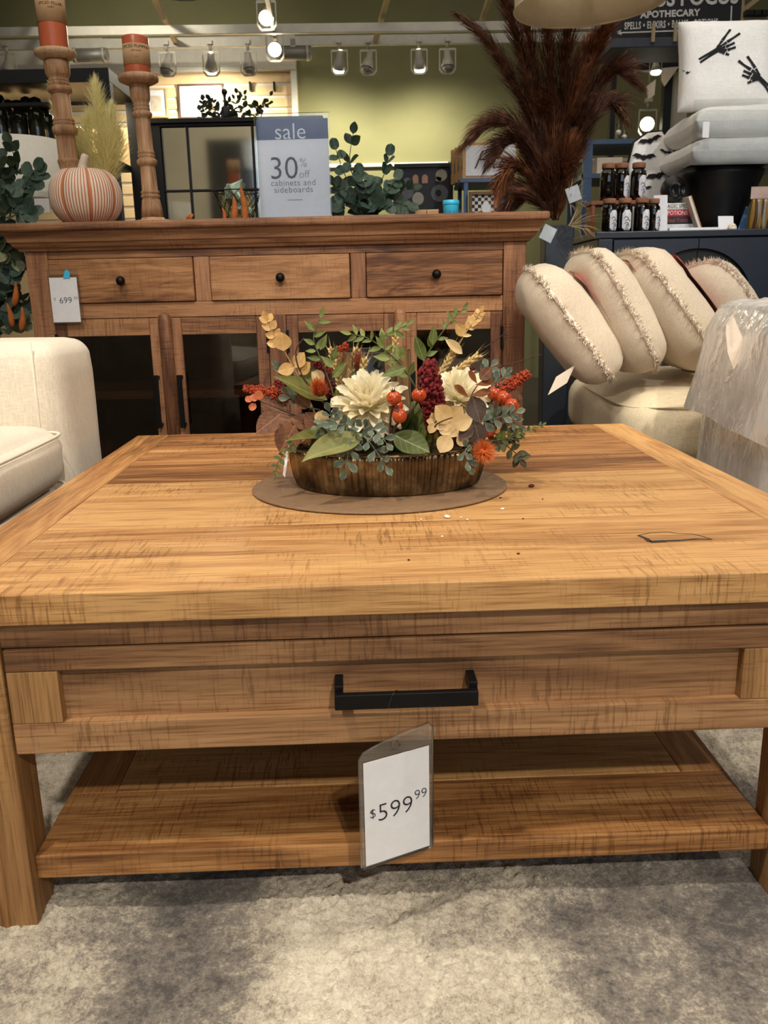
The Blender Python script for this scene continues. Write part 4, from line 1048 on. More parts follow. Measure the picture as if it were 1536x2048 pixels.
# broad leaves
leafat('olive', (655,800), (543,764), 1.385, V(.1,-.55,.8), None, 1.375, 1.05)
leafat('bigolive', (725,868), (612,950), 1.32, V(-.35,-.75,.55), None, 1.275, .80)
leafat('olive', (690,862), (572,897), 1.34, V(0,-.3,1), None, 1.32)
leafat('veined', (786,868), (860,910), 1.33, V(.1,-.85,.5), None, 1.30, 1.0)
leafat('grey', (705,800), (735,735), 1.43, None, None, None, 1.1); leafat('grey', (720,790), (765,750), 1.44)
leafat('olive', (680,830), (672,775), 1.40); leafat('veined', (600,780), (640,740), 1.46); leafat('cream', (648,765), (622,745), 1.44)
leafat('cream', (645,820), (640,850), 1.37, None, None, None, 1.0); leafat('cream', (650,855), (640,825), 1.36)
# cream leaves right of centre
s = sprig([G(860,920,1.38), G(866,880,1.34), G(872,850,1.32), G(905,835,1.32)], 'cream', 0, .03, 'brown', .0022, .2, .3, True, 55, False)
for b_, t_ in (((900,845),(868,812)), ((895,842),(925,812)), ((890,845),(915,872)), ((905,850),(945,838)), ((880,848),(900,870)), ((868,846),(852,842)), ((868,846),(862,825)), ((868,846),(858,866)), ((868,848),(890,858)), ((900,870),(880,905)), ((915,870),(935,890))):
    leafat('cream', b_, t_, 1.335+rnd(-.015,.015), TOCAM+V(rnd(-.4,.4), 0, rnd(-.3,.4)), s)
# dusky and rust leaves on the right
s = sprig([G(925,900,1.38), G(938,850,1.35), G(940,800,1.35), G(955,770,1.36)], 'dusk', 0, .03, 'brown', .0018, .2, .3, True, 55, False)
for l_, b_, t_ in (('dusk',(945,792),(960,845)), ('dusk',(948,842),(962,892)), ('rust',(938,795),(906,772)), ('rust',(940,792),(982,785)), ('rust',(950,770),(990,765)), ('rust',(955,768),(935,742)), ('dusk',(945,850),(920,880)), ('brown',(960,760),(985,735))):
    leafat(l_, b_, t_, 1.335, TOCAM+V(rnd(-.3,.3), 0, rnd(-.2,.3)), s, None, 1.25 if l_ == 'dusk' else 1.0)
# trailing vines
sprig([G(585,885,1.36), G(570,905,1.33), G(556,925,1.325), G(551,952,1.325)], 'vine', 6, .015, 'green', .0010, .05, .5, True, 60)
sprig([G(930,895,1.37), G(985,882,1.36), G(1020,875,1.36), G(1055,862,1.36), G(1085,849,1.36)], 'vine', 8, .018, 'green', .0011, .3, .6, True, 60)
sprig([G(960,880,1.37), G(1000,885,1.36), G(1030,905,1.36), G(1040,918,1.36)], 'dvine', 5, .026, 'brown', .0014, .2, .3, True, 65)
sprig([G(960,870,1.38), G(1005,868,1.37), G(1030,872,1.37)], 'dvine', 4, .024, 'brown', .0014, .2, .3, True, 60)
# hidden filler foliage
for i in range(34):
    a = rnd(0, 2*PI); rr = rnd(.2, .95); x, y = BX*rr*math.cos(a), BY*rr*math.sin(a)
    d = V(x*3, y*3, .28+rnd(-.1,.1)); p = V(x*.8, y*.8, .06)
    put(LM[random.choice(['olive','green','grey','vine','dvine','brown'])], 'leaf', fl, frame(p, d, TOCAM+V(rnd(-1,1), rnd(-.5,.5), 0), rnd(.05, .085)))
# ---- amaranth spikes
M_amr = pm('deep_red_amaranth', (112, 22, 26), .9, 0, .4, 90); M_amo = pm('rust_amaranth', (160, 62, 30), .9, 0, .35, 90)
def amaranth(pts, w_, mat, n=130, name='amaranth_spike'):
    n = int(n*2.4); P = curve_pts(pts, 30); b = MB().tube(P[::3], [w_*.45]*9+[w_*.2], 6)
    for i in range(n):
        f = i/n; k = min(28, int(f*29)); tan = (P[k+1]-P[k]).normalized(); x = tan.orthogonal().normalized(); y = tan.cross(x)
        a = rnd(0, 2*PI); env = w_*(math.sin(PI*(.12+.80*f))**.7)*rnd(.55, 1.05)
        b.ball(P[k]+(x*math.cos(a)+y*math.sin(a))*env*1.08+tan*rnd(-.003,.003), w_*rnd(.12, .24), 5, 4)
    return b.build(name, mat, fl)
amaranth([G(868,860,1.38), G(864,800,1.37), G(858,755,1.37), G(862,722,1.37)], .0175, M_amr, 260)
amaranth([G(590,800,1.42), G(545,786,1.41), G(487,776,1.41)], .0095, M_amo, 150); amaranth([G(600,800,1.44), G(575,780,1.44), G(550,765,1.44)], .009, M_amr, 90)
amaranth([G(985,790,1.42), G(1020,770,1.42), G(1058,746,1.42)], .0105, M_amo, 150)
amaranth([G(660,790,1.47), G(645,745,1.48), G(632,720,1.48)], .011, M_amr, 110); amaranth([G(660,740,1.52), G(680,705,1.52), G(694,688,1.52)], .008, M_amo, 90)
amaranth([G(920,790,1.50), G(935,760,1.50), G(945,735,1.50)], .010, M_amr, 80)
# ---- wheat ears
M_wh = pm('straw_wheat', (206, 178, 122), .85, 0, .15, 80)
def wheat(base, tip, Y, w_=.010, n=9, name='wheat_ear'):
    a, b_ = G(*base, Y), G(*tip, Y); ax = (b_-a).normalized(); b = MB().tube([a-ax*.03, b_], .0009, 5); L = (b_-a).length
    for i in range(n*3):
        f = i/(n*3); p = a+ax*(L*f); az = i*2.4; x = ax.orthogonal().normalized(); y = ax.cross(x); rad = x*math.cos(az)+y*math.sin(az)
        d = (ax+rad*.75).normalized(); q = p+d*.011
        b.tube([p, p+d*.004, q-d*.002, q], [.0008, .0026, .0022, .0004], 5)
        b.strand([q, q+(d*.6+ax*.5)*.009, q+(d*.4+ax*.8)*.018], .0011, d.cross(ax).normalized())
    b.build(name, M_wh, fl)
wheat((880,765), (955,712), 1.46, n=13); wheat((868,770), (908,702), 1.48, n=13); wheat((690,810), (662,700), 1.47, n=14); wheat((690,800), (712,700), 1.50, n=14); wheat((785,740), (792,672), 1.52, n=9); wheat((715,790), (730,720), 1.48, n=10)
# ---- dahlias
M_pet = leafmat('ivory_petal', (240, 228, 190), (250, 244, 224), None, None, .6); M_petc = pm('pale_yellow_heart', (228, 212, 140), .8)
PET = leaf_mesh('petal', .16, M_pet, 'petal', .35, .35, 4, 7)
def dahlia(px, py, Y, axis, rad):
    c = G(px, py, Y); ax = Vector(axis).normalized(); x = ax.orthogonal().normalized(); y = ax.cross(x)
    h = MB().ball(c, rad*.30, 14, 10).build('dahlia', M_petc, fl)
    k = 0
    for ring, (n, el, ln) in enumerate(((17,-30,1.05), (18,-8,1.05), (17,12,1.02), (15,32,.94), (12,52,.80), (8,72,.60))):
        for i in range(n):
            a = 2*PI*(i+.5*(ring % 2))/n+rnd(-.1,.1); e = R(el+rnd(-6,6)); rr = x*math.cos(a)+y*math.sin(a)
            d = rr*math.cos(e)+ax*math.sin(e); up = ax*math.cos(e)-rr*math.sin(e)
            L = rad*ln*rnd(.9, 1.1); put(PET, 'petal', h, frame(c+d*rad*.10, d, up, (L*.95, L, L)))
    return h
dahlia(738, 812, 1.385, (-.08,-.55,.80), .056); dahlia(918, 800, 1.42, (.25,-.5,.8), .050)
# ---- rose hips
M_hip = NT('speckled_orange_hip'); nz = M_hip.noise(M_hip.coord(), 260, 1, .5); big = M_hip.noise(M_hip.coord(), 25, 2)
cc = M_hip.mix(M_hip.ramp(nz, [(.66, 0.0), (.70, 1.0)]), M_hip.ramp(big, [(.3, lin(158, 54, 22)), (.7, lin(192, 80, 34))]), lin(70, 26, 16)); M_hip.set(color=cc, rough=.28); M_hip = M_hip.m
def hip(px, py, Y, r, crown=(0,0,1), stem=None):
    c = G(px, py, Y); q = Vector(crown).normalized(); b = MB().ball(c, (r, r, r*.97), 20, 14).build('rose_hip', M_hip, fl)
    k = MB(); x = q.orthogonal().normalized(); y = q.cross(x)
    for i in range(6):
        a = i*PI/3+rnd(-.2,.2); rad = x*math.cos(a)+y*math.sin(a)
        k.strand([c+q*r*.92+rad*r*.1, c+q*r*1.1+rad*r*.35, c+q*r*rnd(1.35,1.6)+rad*r*.5], r*.28, q.cross(rad))
    k.lathe([(r*.3,-.001),(r*.28,.001),(.0005,.0)], 8, c+q*r*.97) if abs(q.z) > .9 else None
    k.build('crown', M_st['brown'], b)
    if stem: MB().tube(curve_pts([c-q*r*.9]+[G(*s_) for s_ in stem], 12), .0017, 6).build('stem', M_st['brown'], b)
hip(788, 796, 1.325, .0118, (-.1,-.25,1), [(782,830,1.33), (778,905,1.34)]); hip(838, 790, 1.335, .0118, (.1,-.4,.9), [(822,822,1.335), (785,860,1.335), (779,905,1.34)])
hip(799, 832, 1.315, .0118, (-.3,-.5,.8), [(790,856,1.325), (780,905,1.335)]); hip(793, 812, 1.36, .0108, (0,-.2,1), [(786,850,1.345), (779,905,1.34)])
hip(990, 787, 1.40, .0125, (.2,-.3,.8), [(960,830,1.39)]); hip(1008, 796, 1.39, .0125, (.4,-.2,.8), [(970,840,1.38)]); hip(1024, 811, 1.375, .0118, (.7,-.2,.5), [(985,840,1.37)]); hip(978, 862, 1.37, .011, (0,-.3,.9))
# ---- orange thistles
M_th = pm('orange_thistle', (196, 98, 40), .85, 0, .25, 80); M_th2 = pm('rust_thistle', (170, 86, 50), .85, 0, .25, 80)
def thistle(px, py, Y, rx, rz, axis, mat, n=420, out=.8):
    c = G(px, py, Y); ax = Vector(axis).normalized(); x = ax.orthogonal().normalized(); y = ax.cross(x); b = MB().ball(c, (rx*.45, rx*.45, rz*.45), 10, 8)
    for i in range(n):
        u = rnd(-1, 1); a = rnd(0, 2*PI); rad = x*math.cos(a)+y*math.sin(a); s = math.sqrt(1-u*u)
        p = c+ax*u*rz*.55+rad*s*rx*.4; d = (rad*s*out+ax*(u*.5+.55)).normalized()
        ll = rnd(.7, 1.0)*rx*.95; b.strand([p, p+d*ll*.6, p+d*ll+ax*ll*.12], .0011, d.cross(ax+V(.01,0,0)).normalized())
    b.build('thistle_head', mat, fl)
thistle(639, 781, 1.36, .0150, .019, (-.25,-.25,1), M_th, 700); thistle(966, 903, 1.285, .0185, .010, (.2,-.8,.3), M_th, 320, 1.3); thistle(712, 725, 1.50, .015, .020, (.2,-.1,1), M_th2, 500)
# paper label under the bowl's left rim
MB().prism([G(578,890,1.345), G(574,930,1.335), G(570,955,1.33), G(566,950,1.33), G(570,910,1.34)], (0,.001,0)).build('paper_tag', M_paper, fl)
# ---- crumbs on the table
M_crw = pm('white_crumb', (240, 238, 230), .8); M_crr = pm('dark_red_crumb', (96, 24, 24), .8)
def crumb(px, py, s, mat, label, z=None):
    p = atz(px, py, .4603); b = MB(); 
    for i in range(3): b.ball(V(p.x+rnd(-.4,.4)*s, p.y+rnd(-.4,.4)*s, .4603+s*.3), (s*rnd(.4,.6), s*rnd(.4,.6), s*.32), 6, 4)
    tag(b.build('crumb', mat), label, 'crumb', 'crumbs on the coffee table')
for px, py, s, l in ((840,1025,.004,'white crumb before the mat, leftmost of the row'), (893,1036,.007,'largest white crumb in front of the mat'), (843,1040,.003,'tiny white crumb just below the leftmost crumb'), (921,1036,.003,'tiny white crumb first to the right of the largest crumb'), (934,1040,.003,'tiny white crumb second to the right of the largest crumb'), (885,1074,.003,'white crumb closest to the front edge of the table'), (1005,1019,.004,'white crumb alone at the right front of the mat')): crumb(px, py, s, M_crw, l)
crumb(1062, 974, .008, M_crr, 'largest dark red petal crumb right of the taupe mat')
for px, py, s, l in ((1036,1108,.0028,'tiny dark red speck right of centre near the table front'), (817,1121,.0028,'tiny dark red speck closest to the table front edge'), (1046,1038,.0024,'tiny dark red speck right of the white crumbs'), (1085,999,.0024,'tiny dark red speck furthest right of the mat'), (1001,996,.0026,'tiny dark red speck just off the right rim of the mat')): crumb(px, py, s, M_crr, l)
# ------------------------------------------------------------------ foliage and displays around the sideboard
LM['euc'] = leaf_mesh('leaf', .42, leafmat('dark_eucalyptus_leaf', (40, 62, 56), (84, 104, 88), (104, 122, 104)), 'round', .16, .10)
LM['eucl'] = leaf_mesh('leaf', .42, leafmat('pale_eucalyptus_leaf', (104, 116, 88), (160, 164, 124), (120, 128, 96)), 'round', .16, .10)
LM['eucd'] = leaf_mesh('leaf', .36, leafmat('deep_green_leaf', (26, 40, 32), (52, 68, 48)), 'oval', .16, .12)
M_st['euc'] = pm('eucalyptus_stem', (70, 78, 56), .8)
def bush(name, label, base, stems, leaf, size, n, group=None, cat='plant', pot=None, r=.0022):
    t = thing(name, label, cat, base, 0, group)
    for q in stems:
        lf = leaf if isinstance(leaf, str) else random.choice(leaf)
        s = sprig([Vector(p)-Vector(base) for p in q], lf, n, size, 'euc', r, .12, .3, True, 60, True, 'stem', 1.1, t)
    return t
def A(px, py, Y): return at(px, py, Y)
b0 = at(735, 437, 2.84); b0.z = ST
st = [[b0, A(725,400,2.84), A(700,330,2.84), A(706,268,2.84)], [b0, A(715,400,2.82), A(690,350,2.82), A(672,300,2.82)], [b0, A(740,400,2.82), A(768,350,2.82), A(778,312,2.82)],
      [b0, A(750,410,2.80), A(795,385,2.80), A(822,378,2.80)], [b0, A(745,410,2.80), A(785,405,2.78), A(815,412,2.78)], [b0, A(705,405,2.80), A(680,385,2.80), A(668,370,2.80)],
      [b0, A(700,415,2.78), A(682,410,2.78), A(672,415,2.78)], [b0, A(735,400,2.78), A(730,375,2.76), A(722,350,2.76)], [b0, A(755,400,2.78), A(772,385,2.76), A(790,360,2.76)], [b0, A(740,415,2.76), A(755,410,2.74), A(770,415,2.74)]]
t = bush('eucalyptus_bunch', 'dark green eucalyptus bunch right of the sale sign on the sideboard', b0, st, ['euc', 'euc', 'eucd'], .052, 5)
MB().lathe([(.03,0),(.036,.01),(.034,.05),(.03,.055),(.027,.05),(.0005,.012)], 20, close=False).build('vase', M_blackp, t)
# floor eucalyptus at the far left
b1 = V(-1.42, 2.95, 0); st = []
for (x1, y1, x2, y2, x3, y3, Y) in ((10,420,35,345,20,290,2.78), (20,430,60,380,78,350,2.70), (10,430,30,395,70,340,2.70), (5,430,20,410,45,420,2.66), (-20,420,0,350,-10,310,2.75), (5,440,30,430,60,425,2.62),
        (-10,560,10,520,30,480,2.72), (-20,600,10,570,50,540,2.72), (-10,640,20,610,55,600,2.72), (-20,560,-5,480,10,460,2.68), (-10,620,15,580,20,540,2.66), (-20,650,10,650,45,640,2.7), (-30,500,0,500,25,520,2.66), (-30,460,-10,420,5,400,2.66), (-30,600,0,620,30,625,2.64), (-10,430,-5,400,20,390,2.63)):
    st.append([b1+V(0,0,.1), A(x1,y1,Y+.1), A(x2,y2,Y), A(x3,y3,Y)])
t = bush('eucalyptus_bush', 'tall eucalyptus bush left of the sideboard', b1, st, ['euc', 'eucl', 'euc', 'eucd'], .060, 7, None, 'plant', None, .003)
MB().lathe([(.11,0),(.13,.02),(.15,.30),(.14,.32),(.12,.30),(.0005,.26)], 28, close=False).build('pot', M_blackp, t)
for (px, py, l) in ((25, 610, -12), (42, 618, 2), (28, 568, 3)):
    a = A(px, py+45, 2.62)-b1; b = A(px+l, py-5, 2.62)-b1
    MB().tube(curve_pts([a, a.lerp(b,.5)+V(.004,0,0), b], 8), [.003,.008,.010,.010,.008,.006,.004,.0005], 8).build('velvet_pod', M_pod, t)
# cyan canister and kraft boxes at the right end of the sideboard
c = at(902, 437, 2.80); k = 2.8/FPX*.95
t = thing('cyan_canister', 'bright cyan plastic canister on the right part of the sideboard', 'canister', (c.x, c.y, ST), .1)
MB().lathe([(.013,0),(.0225,.002),(.0245,.045),(.0245,.048),(.0005,.048)], 24).build('body', M_cyan, t)
MB().lathe([(.0255,.046),(.0262,.048),(.0255,.058),(.022,.060),(.0005,.060)], 24).build('lid', M_cyan, t)
M_dcy = pm('dark_cyan_print', (26, 120, 170), .4)
for x in (-.008, .006): MB().box(x-.003, x+.003, -.0255, -.0235, .008, .026).build('printed_mark', M_dcy, t)
for px, l in ((842, 'left'), (866, 'right')):
    c = at(px, 437, 2.86)
    t = thing('kraft_box', 'small brown kraft box on the sideboard, %s one of the pair' % l, 'box', (c.x, c.y, ST), rnd(-.1,.1), 'kraft boxes')
    MB().box(-.018, .018, -.016, .016, 0, .030).build('carton', M_kraft, t, .001)
    MB().box(-.0185, .0185, -.0165, .0165, .0302, .038).build('lid', M_kraft, t, .001)
# ------------------------------------------------------------------ left background
# black shelf unit
Yf = 3.95; x1 = at(222, 200, Yf).x; x0 = -3.0; zt = at(150, 136, Yf).z; ub = V((x0+x1)/2, Yf, 0)
t = thing('black_shelf_unit', 'tall black shelf unit at the back left behind the candlesticks', 'shelf', ub)
def U(mb, name, mat=M_blackp, bv=.002): return rel(mb, ub).build(name, mat, t, bv)
th = .055
U(MB().box(x0, x1, Yf, Yf+.45, zt-th, zt), 'top_board')
for x in (x0, x1-.05): 
    U(MB().box(x, x+.05, Yf, Yf+.05, 0, zt-th), 'post'); U(MB().box(x, x+.05, Yf+.40, Yf+.45, 0, zt-th), 'post')
zs = at(100, 292, Yf).z
for z in (zs-.03, zs-.45, zs-.85): U(MB().box(x0+.05, x1-.05, Yf, Yf+.45, z-.025, z), 'shelf_board')
U(MB().box(x0+.05, x1-.05, Yf+.43, Yf+.445, zs-.03, zt-.16), 'back_panel', M_slat, 0)
U(MB().box(x0+.05, x1-.05, Yf+.02, Yf+.05, zt-th-.085, zt-th-.07), 'light_rail')
sl_ = area('shelf_strip_light', (x1-.7, Yf+.30, zt-th-.02), (x1-.7, Yf+.42, zs), 1.2, .03, 9, (1, .86, .62))
# dark bottles on it
M_dkgl = pm('dark_green_glass', (40, 44, 30), .08, 0, .3, 14, coat=.5)
for i, px in enumerate((8, 26, 44, 62, 80, 98, -8, -26)):
    c = at(px, 292, Yf+.15+.05*(i % 2)); H = (at(px, 176+6*(i % 3), Yf+.15).z-zs); r = .033+.003*(i % 3)
    tb = thing('dark_bottle', 'dark glass bottle on the black shelf, %s in the row' % ('third', 'fourth', 'fifth', 'sixth', 'seventh', 'rightmost', 'second', 'leftmost')[i], 'bottle', (c.x, c.y, zs-.03), 0, 'dark bottles on the black shelf')
    MB().lathe([(r*.9,0),(r,.006),(r,H*.74),(r*.92,H*.79),(r*.5,H*.83),(r*.45,H*.87)], 18).build('bottle_body', M_dkgl, tb)
    MB().lathe([(r*.42,H*.87),(r*.7,H*.90),(r*.8,H*.95),(r*.6,H*1.0),(r*.1,H*1.03)], 14).build('stopper', M_black, tb)
c = at(162, 292, Yf+.22); tag(MB().lathe([(.03,0),(.045,.02),(.05,.07),(.035,.12),(.02,.14)], 24, (c.x, c.y, zs-.03)).build('amber_jar', pm('amber_glass', (200, 120, 40), .1, 0, .4, 25)), 'amber glass jar on the black shelf behind the yellow pampas', 'jar')
# white drum lamp
c = at(38, 345, 3.3); zc = c.z; r = at(126, 345, 3.3).x-c.x; za_, zb_ = at(38, 283, 3.3).z, at(38, 402, 3.3).z
t = thing('drum_lamp', 'lamp with a big white drum shade behind the pumpkin', 'lamp', (c.x, c.y, 0))
M_shade = pm('white_linen_shade', (232, 228, 218), .9, 0, .03, 60, .2, 300)
MB().lathe([(r,zb_),(r*1.0,za_),(r-.004,za_),(r-.004,zb_),(r,zb_)], 48, close=False).build('shade', M_shade, t)
MB().lathe([(.13,0),(.13,.02),(.02,.03),(.012,.06),(.012,zb_+.05)], 24).build('stand', M_black, t)
for a in (0, 2.1, 4.2): MB().tube([(0,0,zb_+.05),((r-.003)*math.cos(a),(r-.003)*math.sin(a),zb_+.01)], .003, 6).build('spider', M_black, t)
p = at(86, 425, 3.05); tg_ = hang_tag('price_tag', 'small white price tag hanging below the drum lamp shade', p, 0, .05, .045, ())
# black glass-door cabinet with mirrored panes
Ym = 4.4; xa = at(298, 300, Ym).x; xb = at(640, 300, Ym).x; zt = at(400, 238, Ym).z; mb_ = V((xa+xb)/2, Ym, 0)
t = thing('mirror_cabinet', 'black cabinet with mirrored grid doors behind the sale sign', 'cabinet', mb_)
def Q(mb, name, mat=M_blackp, bv=.002): return rel(mb, mb_).build(name, mat, t, bv)
zf1 = at(400, 253, Ym).z; xl = at(324, 300, Ym).x
Q(MB().box(xa, xb, Ym+.012, Ym+.42, 0.0, zt-.02), 'cabinet_body'); Q(MB().box(xa-.02, xb+.02, Ym-.03, Ym+.44, zt-.02, zt), 'cabinet_top')
Q(MB().box(xa, xl, Ym-.012, Ym+.012, 0, zt-.02), 'door_stile'); Q(MB().box(xb-.04, xb, Ym-.012, Ym+.012, 0, zt-.02), 'door_stile')
Q(MB().box(xl, xb-.04, Ym-.012, Ym+.012, zf1, zt-.02), 'door_rail'); Q(MB().box(xl, xb-.04, Ym-.012, Ym+.012, 0, .12), 'door_rail')
mt_ = NT('old_mirror'); nz = mt_.noise(mt_.coord(), 3, 2); mt_.set(color=mt_.ramp(nz, [(.3, (.62,.62,.55,1)), (.7, (.72,.72,.66,1))]), metal=1.0, rough=.05); M_mir = mt_.m
xm = at(377, 300, Ym).x; zm = at(420, 381, Ym).z; step = xm-xl
xs_ = [xl, xm, at(507, 300, Ym).x, xb-.04]
zs_ = [zf1, zm, zm-(zf1-zm), .12]
for i in range(len(xs_)-1):
    for j in range(3): Q(MB().box(xs_[i]+.004, xs_[i+1]-.004, Ym+.0, Ym+.010, zs_[j+1]+.004, zs_[j]-.004), 'pane', M_mir, 0)
for x in xs_[1:-1]: Q(MB().box(x-.006, x+.006, Ym-.010, Ym+.0, .12, zf1), 'muntin')
for z in zs_[1:-1]: Q(MB().box(xl, xb-.04, Ym-.009, Ym-.0005, z-.006, z+.006), 'muntin')
# garland and finial jar on the cabinet
zt += .001
g0 = V(at(450, 236, Ym+.12).x, Ym+.12, zt)
st = []
for i in range(16):
    px = 408+i*8; a = V(at(px, 236, Ym+.12).x, Ym+.12+rnd(-.05,.05), zt+.01); st.append([a, a+V(rnd(-.03,.03), -.02, .03+rnd(0,.03)), a+V(rnd(-.07,.07), -.04, .05+rnd(0,.06))])
bush('leaf_garland', 'dark leafy garland lying on top of the mirrored cabinet', g0, st, ['eucd', 'eucd', 'vine'], .038, 3, None, 'garland', None, .0015)
c = V(at(452, 236, Ym+.02).x, Ym+.02, zt); t = thing('finial_jar', 'slim dark jar with a ball finial on the mirrored cabinet', 'jar', c)
h1 = at(452, 213, Ym).z-zt; h2 = at(452, 182, Ym).z-zt
MB().lathe([(.022,0),(.024,.01),(.020,h1),(.012,h1+.004)], 18).build('jar_body', M_blackp, t); MB().lathe([(.009,h1),(.006,h1+.02),(.006,h2-.012)], 10).build('neck', M_blackp, t); MB().ball((0,0,h2), .014, 14, 10).build('finial', M_blackp, t)
# framed prints on the slatwall
def framed(name, label, px0, px1, py0, py1, Y, mat, prints=(), mat_in=None, fw=.015, lean=0.0):
    a, b = at(px0, py1, Y), at(px1, py0, Y); c = V((a.x+b.x)/2, Y, a.z); w_, h_ = b.x-a.x, b.z-a.z
    t = thing(name, label, 'picture', c)
    MB().box(-w_/2+fw*.5, w_/2-fw*.5, .0, .012, fw*.5, h_-fw*.5).build('print_sheet', mat_in or M_paper, t)
    for q in ((-w_/2, w_/2, 0, fw), (-w_/2, w_/2, h_-fw, h_)): MB().box(q[0], q[1], -.012, .012, q[2], q[3]).build('frame_rail', mat, t, .001)
    for q in ((-w_/2, -w_/2+fw), (w_/2-fw, w_/2)): MB().box(q[0], q[1], -.012, .012, fw, h_-fw).build('frame_stile', mat, t, .001)
    return t, w_, h_
M_gold = pm('pale_gold_frame', (206, 178, 128), .5, .2)
t, w_, h_ = framed('framed_print', 'pale framed print on the slatwall beside the short candlestick', 292, 333, 176, 236, WY-.075, M_gold)
MB().box(-w_*.22, w_*.22, -.002, .0, h_*.2, h_*.75).build('printed_shape', pm('pale_taupe_print', (214, 200, 180), .8), t)
t, w_, h_ = framed('framed_print', 'larger dark framed bright print on the slatwall above the mirrored cabinet', 360, 446, 167, 238, WY-.075, pm('walnut_frame', (84, 58, 40), .5))
MB().box(w_*.02, w_*.30, -.002, .0, h_*.18, h_*.52).build('printed_shape', pm('faded_brown_print', (196, 160, 126), .8), t)
# ------------------------------------------------------------------ middle background
# black halloween print
t, w_, h_ = framed('framed_print', 'black apothecary print with skulls and bottles behind the eucalyptus', 790, 906, 326, 437, 4.9, M_blackp, (), pm('charcoal_print', (44, 44, 50), .6), .02)
M_bone = pm('bone_print', (176, 172, 158), .8); M_greyp = pm('grey_print', (112, 112, 120), .8); M_flesh = pm('label_pink_print', (190, 150, 130), .8)
def disc(cx, cz, rx, rz, mat, name, y=-.003, n=20): MB().prism([(cx+rx*math.cos(2*PI*i/n), 0, cz+rz*math.sin(2*PI*i/n)) for i in range(n)], (0,y,0)).build(name, mat, t)
disc(w_*.30, h_*.78, w_*.10, h_*.11, M_bone, 'printed_skull'); MB().prism([(w_*.20,0,h_*.68),(w_*.30,0,h_*.66),(w_*.30,0,h_*.74),(w_*.22,0,h_*.76)], (0,-.003,0)).build('printed_jaw', M_bone, t)
disc(w_*.27, h_*.45, w_*.15, h_*.16, M_greyp, 'printed_skull'); disc(w_*.25, h_*.46, w_*.05, h_*.06, M_blackp, 'printed_eye', -.005); disc(w_*-.10, h_*.36, w_*.10, h_*.12, M_bone, 'printed_skull'); disc(w_*-.28, h_*.55, w_*.11, h_*.2, M_greyp, 'printed_skull')
for x in (-.14, .02): MB().prism([(w_*(x-.05),0,h_*.64),(w_*(x+.05),0,h_*.64),(w_*(x+.05),0,h_*.76),(w_*(x+.02),0,h_*.80),(w_*(x-.02),0,h_*.80),(w_*(x-.05),0,h_*.76)], (0,-.003,0)).build('printed_bottle', M_flesh, t)
# white edge of a shelf panel
a, b = at(897, 437, 5.0), at(905, 322, 5.0); tag(MB().box(a.x, b.x, 5.0, 5.25, 0, b.z).build('display_stand', M_white, None, .002), 'narrow white upright display stand beside the black print', 'stand')
# wooden box signs in a row and the blue rack they stand on
Yb = 4.5; zr_ = at(960, 364, Yb).z
bx0, bx1 = at(928, 400, Yb).x, at(1010, 400, Yb).x; rb = V((bx0+bx1)/2, Yb, 0)
M_blue = pm('blue_grey_metal', (70, 92, 124), .45, .3, .1)
t = thing('metal_rack', 'blue grey metal rack behind the right end of the sideboard', 'rack', rb)
for x in (bx0, bx1-.02):
    for y in (Yb, Yb+.33): rel(MB().box(x, x+.02, y, y+.02, 0, zr_), rb).build('post', M_blue, t)
for z in (zr_, .7, .3):
    rel(MB().box(bx0-.02, bx1+.02, Yb-.005, Yb+.355, z, z+.018), rb).build('rack_shelf', M_blue, t)
M_pine = pm('pine_box', (196, 154, 98), .6, 0, .12, 20, stretch=(1,1,8)); 
zt0 = zr_+.0185; xw0 = at(906, 300, Yb).x; H = at(950, 282, Yb).z-zt0
for i in range(4):
    x = xw0+.012+.013*i; y = Yb+.24-.068*i
    tb = thing('wooden_box_sign', ('wooden box sign in the row, %s' % ('front one with black script on white', 'second from the front', 'third from the front', 'rearmost')[3-i]), 'sign', (x+.14, y, zt0), 0, 'wooden box signs')
    MB().box(-.14, .14, .005, .045, 0, H).build('wooden_box', M_pine, tb, .002)
    MB().box(-.141, -.139, .006, .044, H*.28, H*.68).build('black_band', M_blackp, tb)
    MB().box(-.125, .125, .0, .0045, .015, H-.015).build('white_face', M_paper, tb, .001)
    if i == 3: text('Ha', H*.75, M_blackp, tb, facing((-.02, -.001, H*.5), (1,0,0), (0,0,1)), 'script_lettering', -.002, .0005, 'CENTER', 1, 1, None, .45)
# checker print with a little ghost
M_chk = NT('checker_print'); ck = M_chk.new('ShaderNodeTexChecker'); ck.inputs['Scale'].default_value = 62; M_chk.link(M_chk.coord(rand=False), ck.inputs[0]); ck.inputs[1].default_value = lin(30,30,32); ck.inputs[2].default_value = lin(216,212,200); M_chk.set(color=ck.outputs[0], rough=.7); M_chk = M_chk.m
t, w_, h_ = framed('framed_print', 'small checkered ghost print in a wooden frame beside the pampas', 938, 1000, 383, 437, Yb-.03, pm('brown_frame', (110, 80, 52), .6), (), M_chk, .014)
gp = [(-.022,.012),(.022,.012),(.024,.05),(.012,.075),(.0,.085),(-.012,.075),(-.022,.05)]
MB().prism([(x+w_*.05,0,z) for x, z in gp], (0,-.003,0)).build('printed_ghost', M_paper, t); disc(w_*-.12, .024, .013, .011, M_pod, 'printed_pumpkin'); 
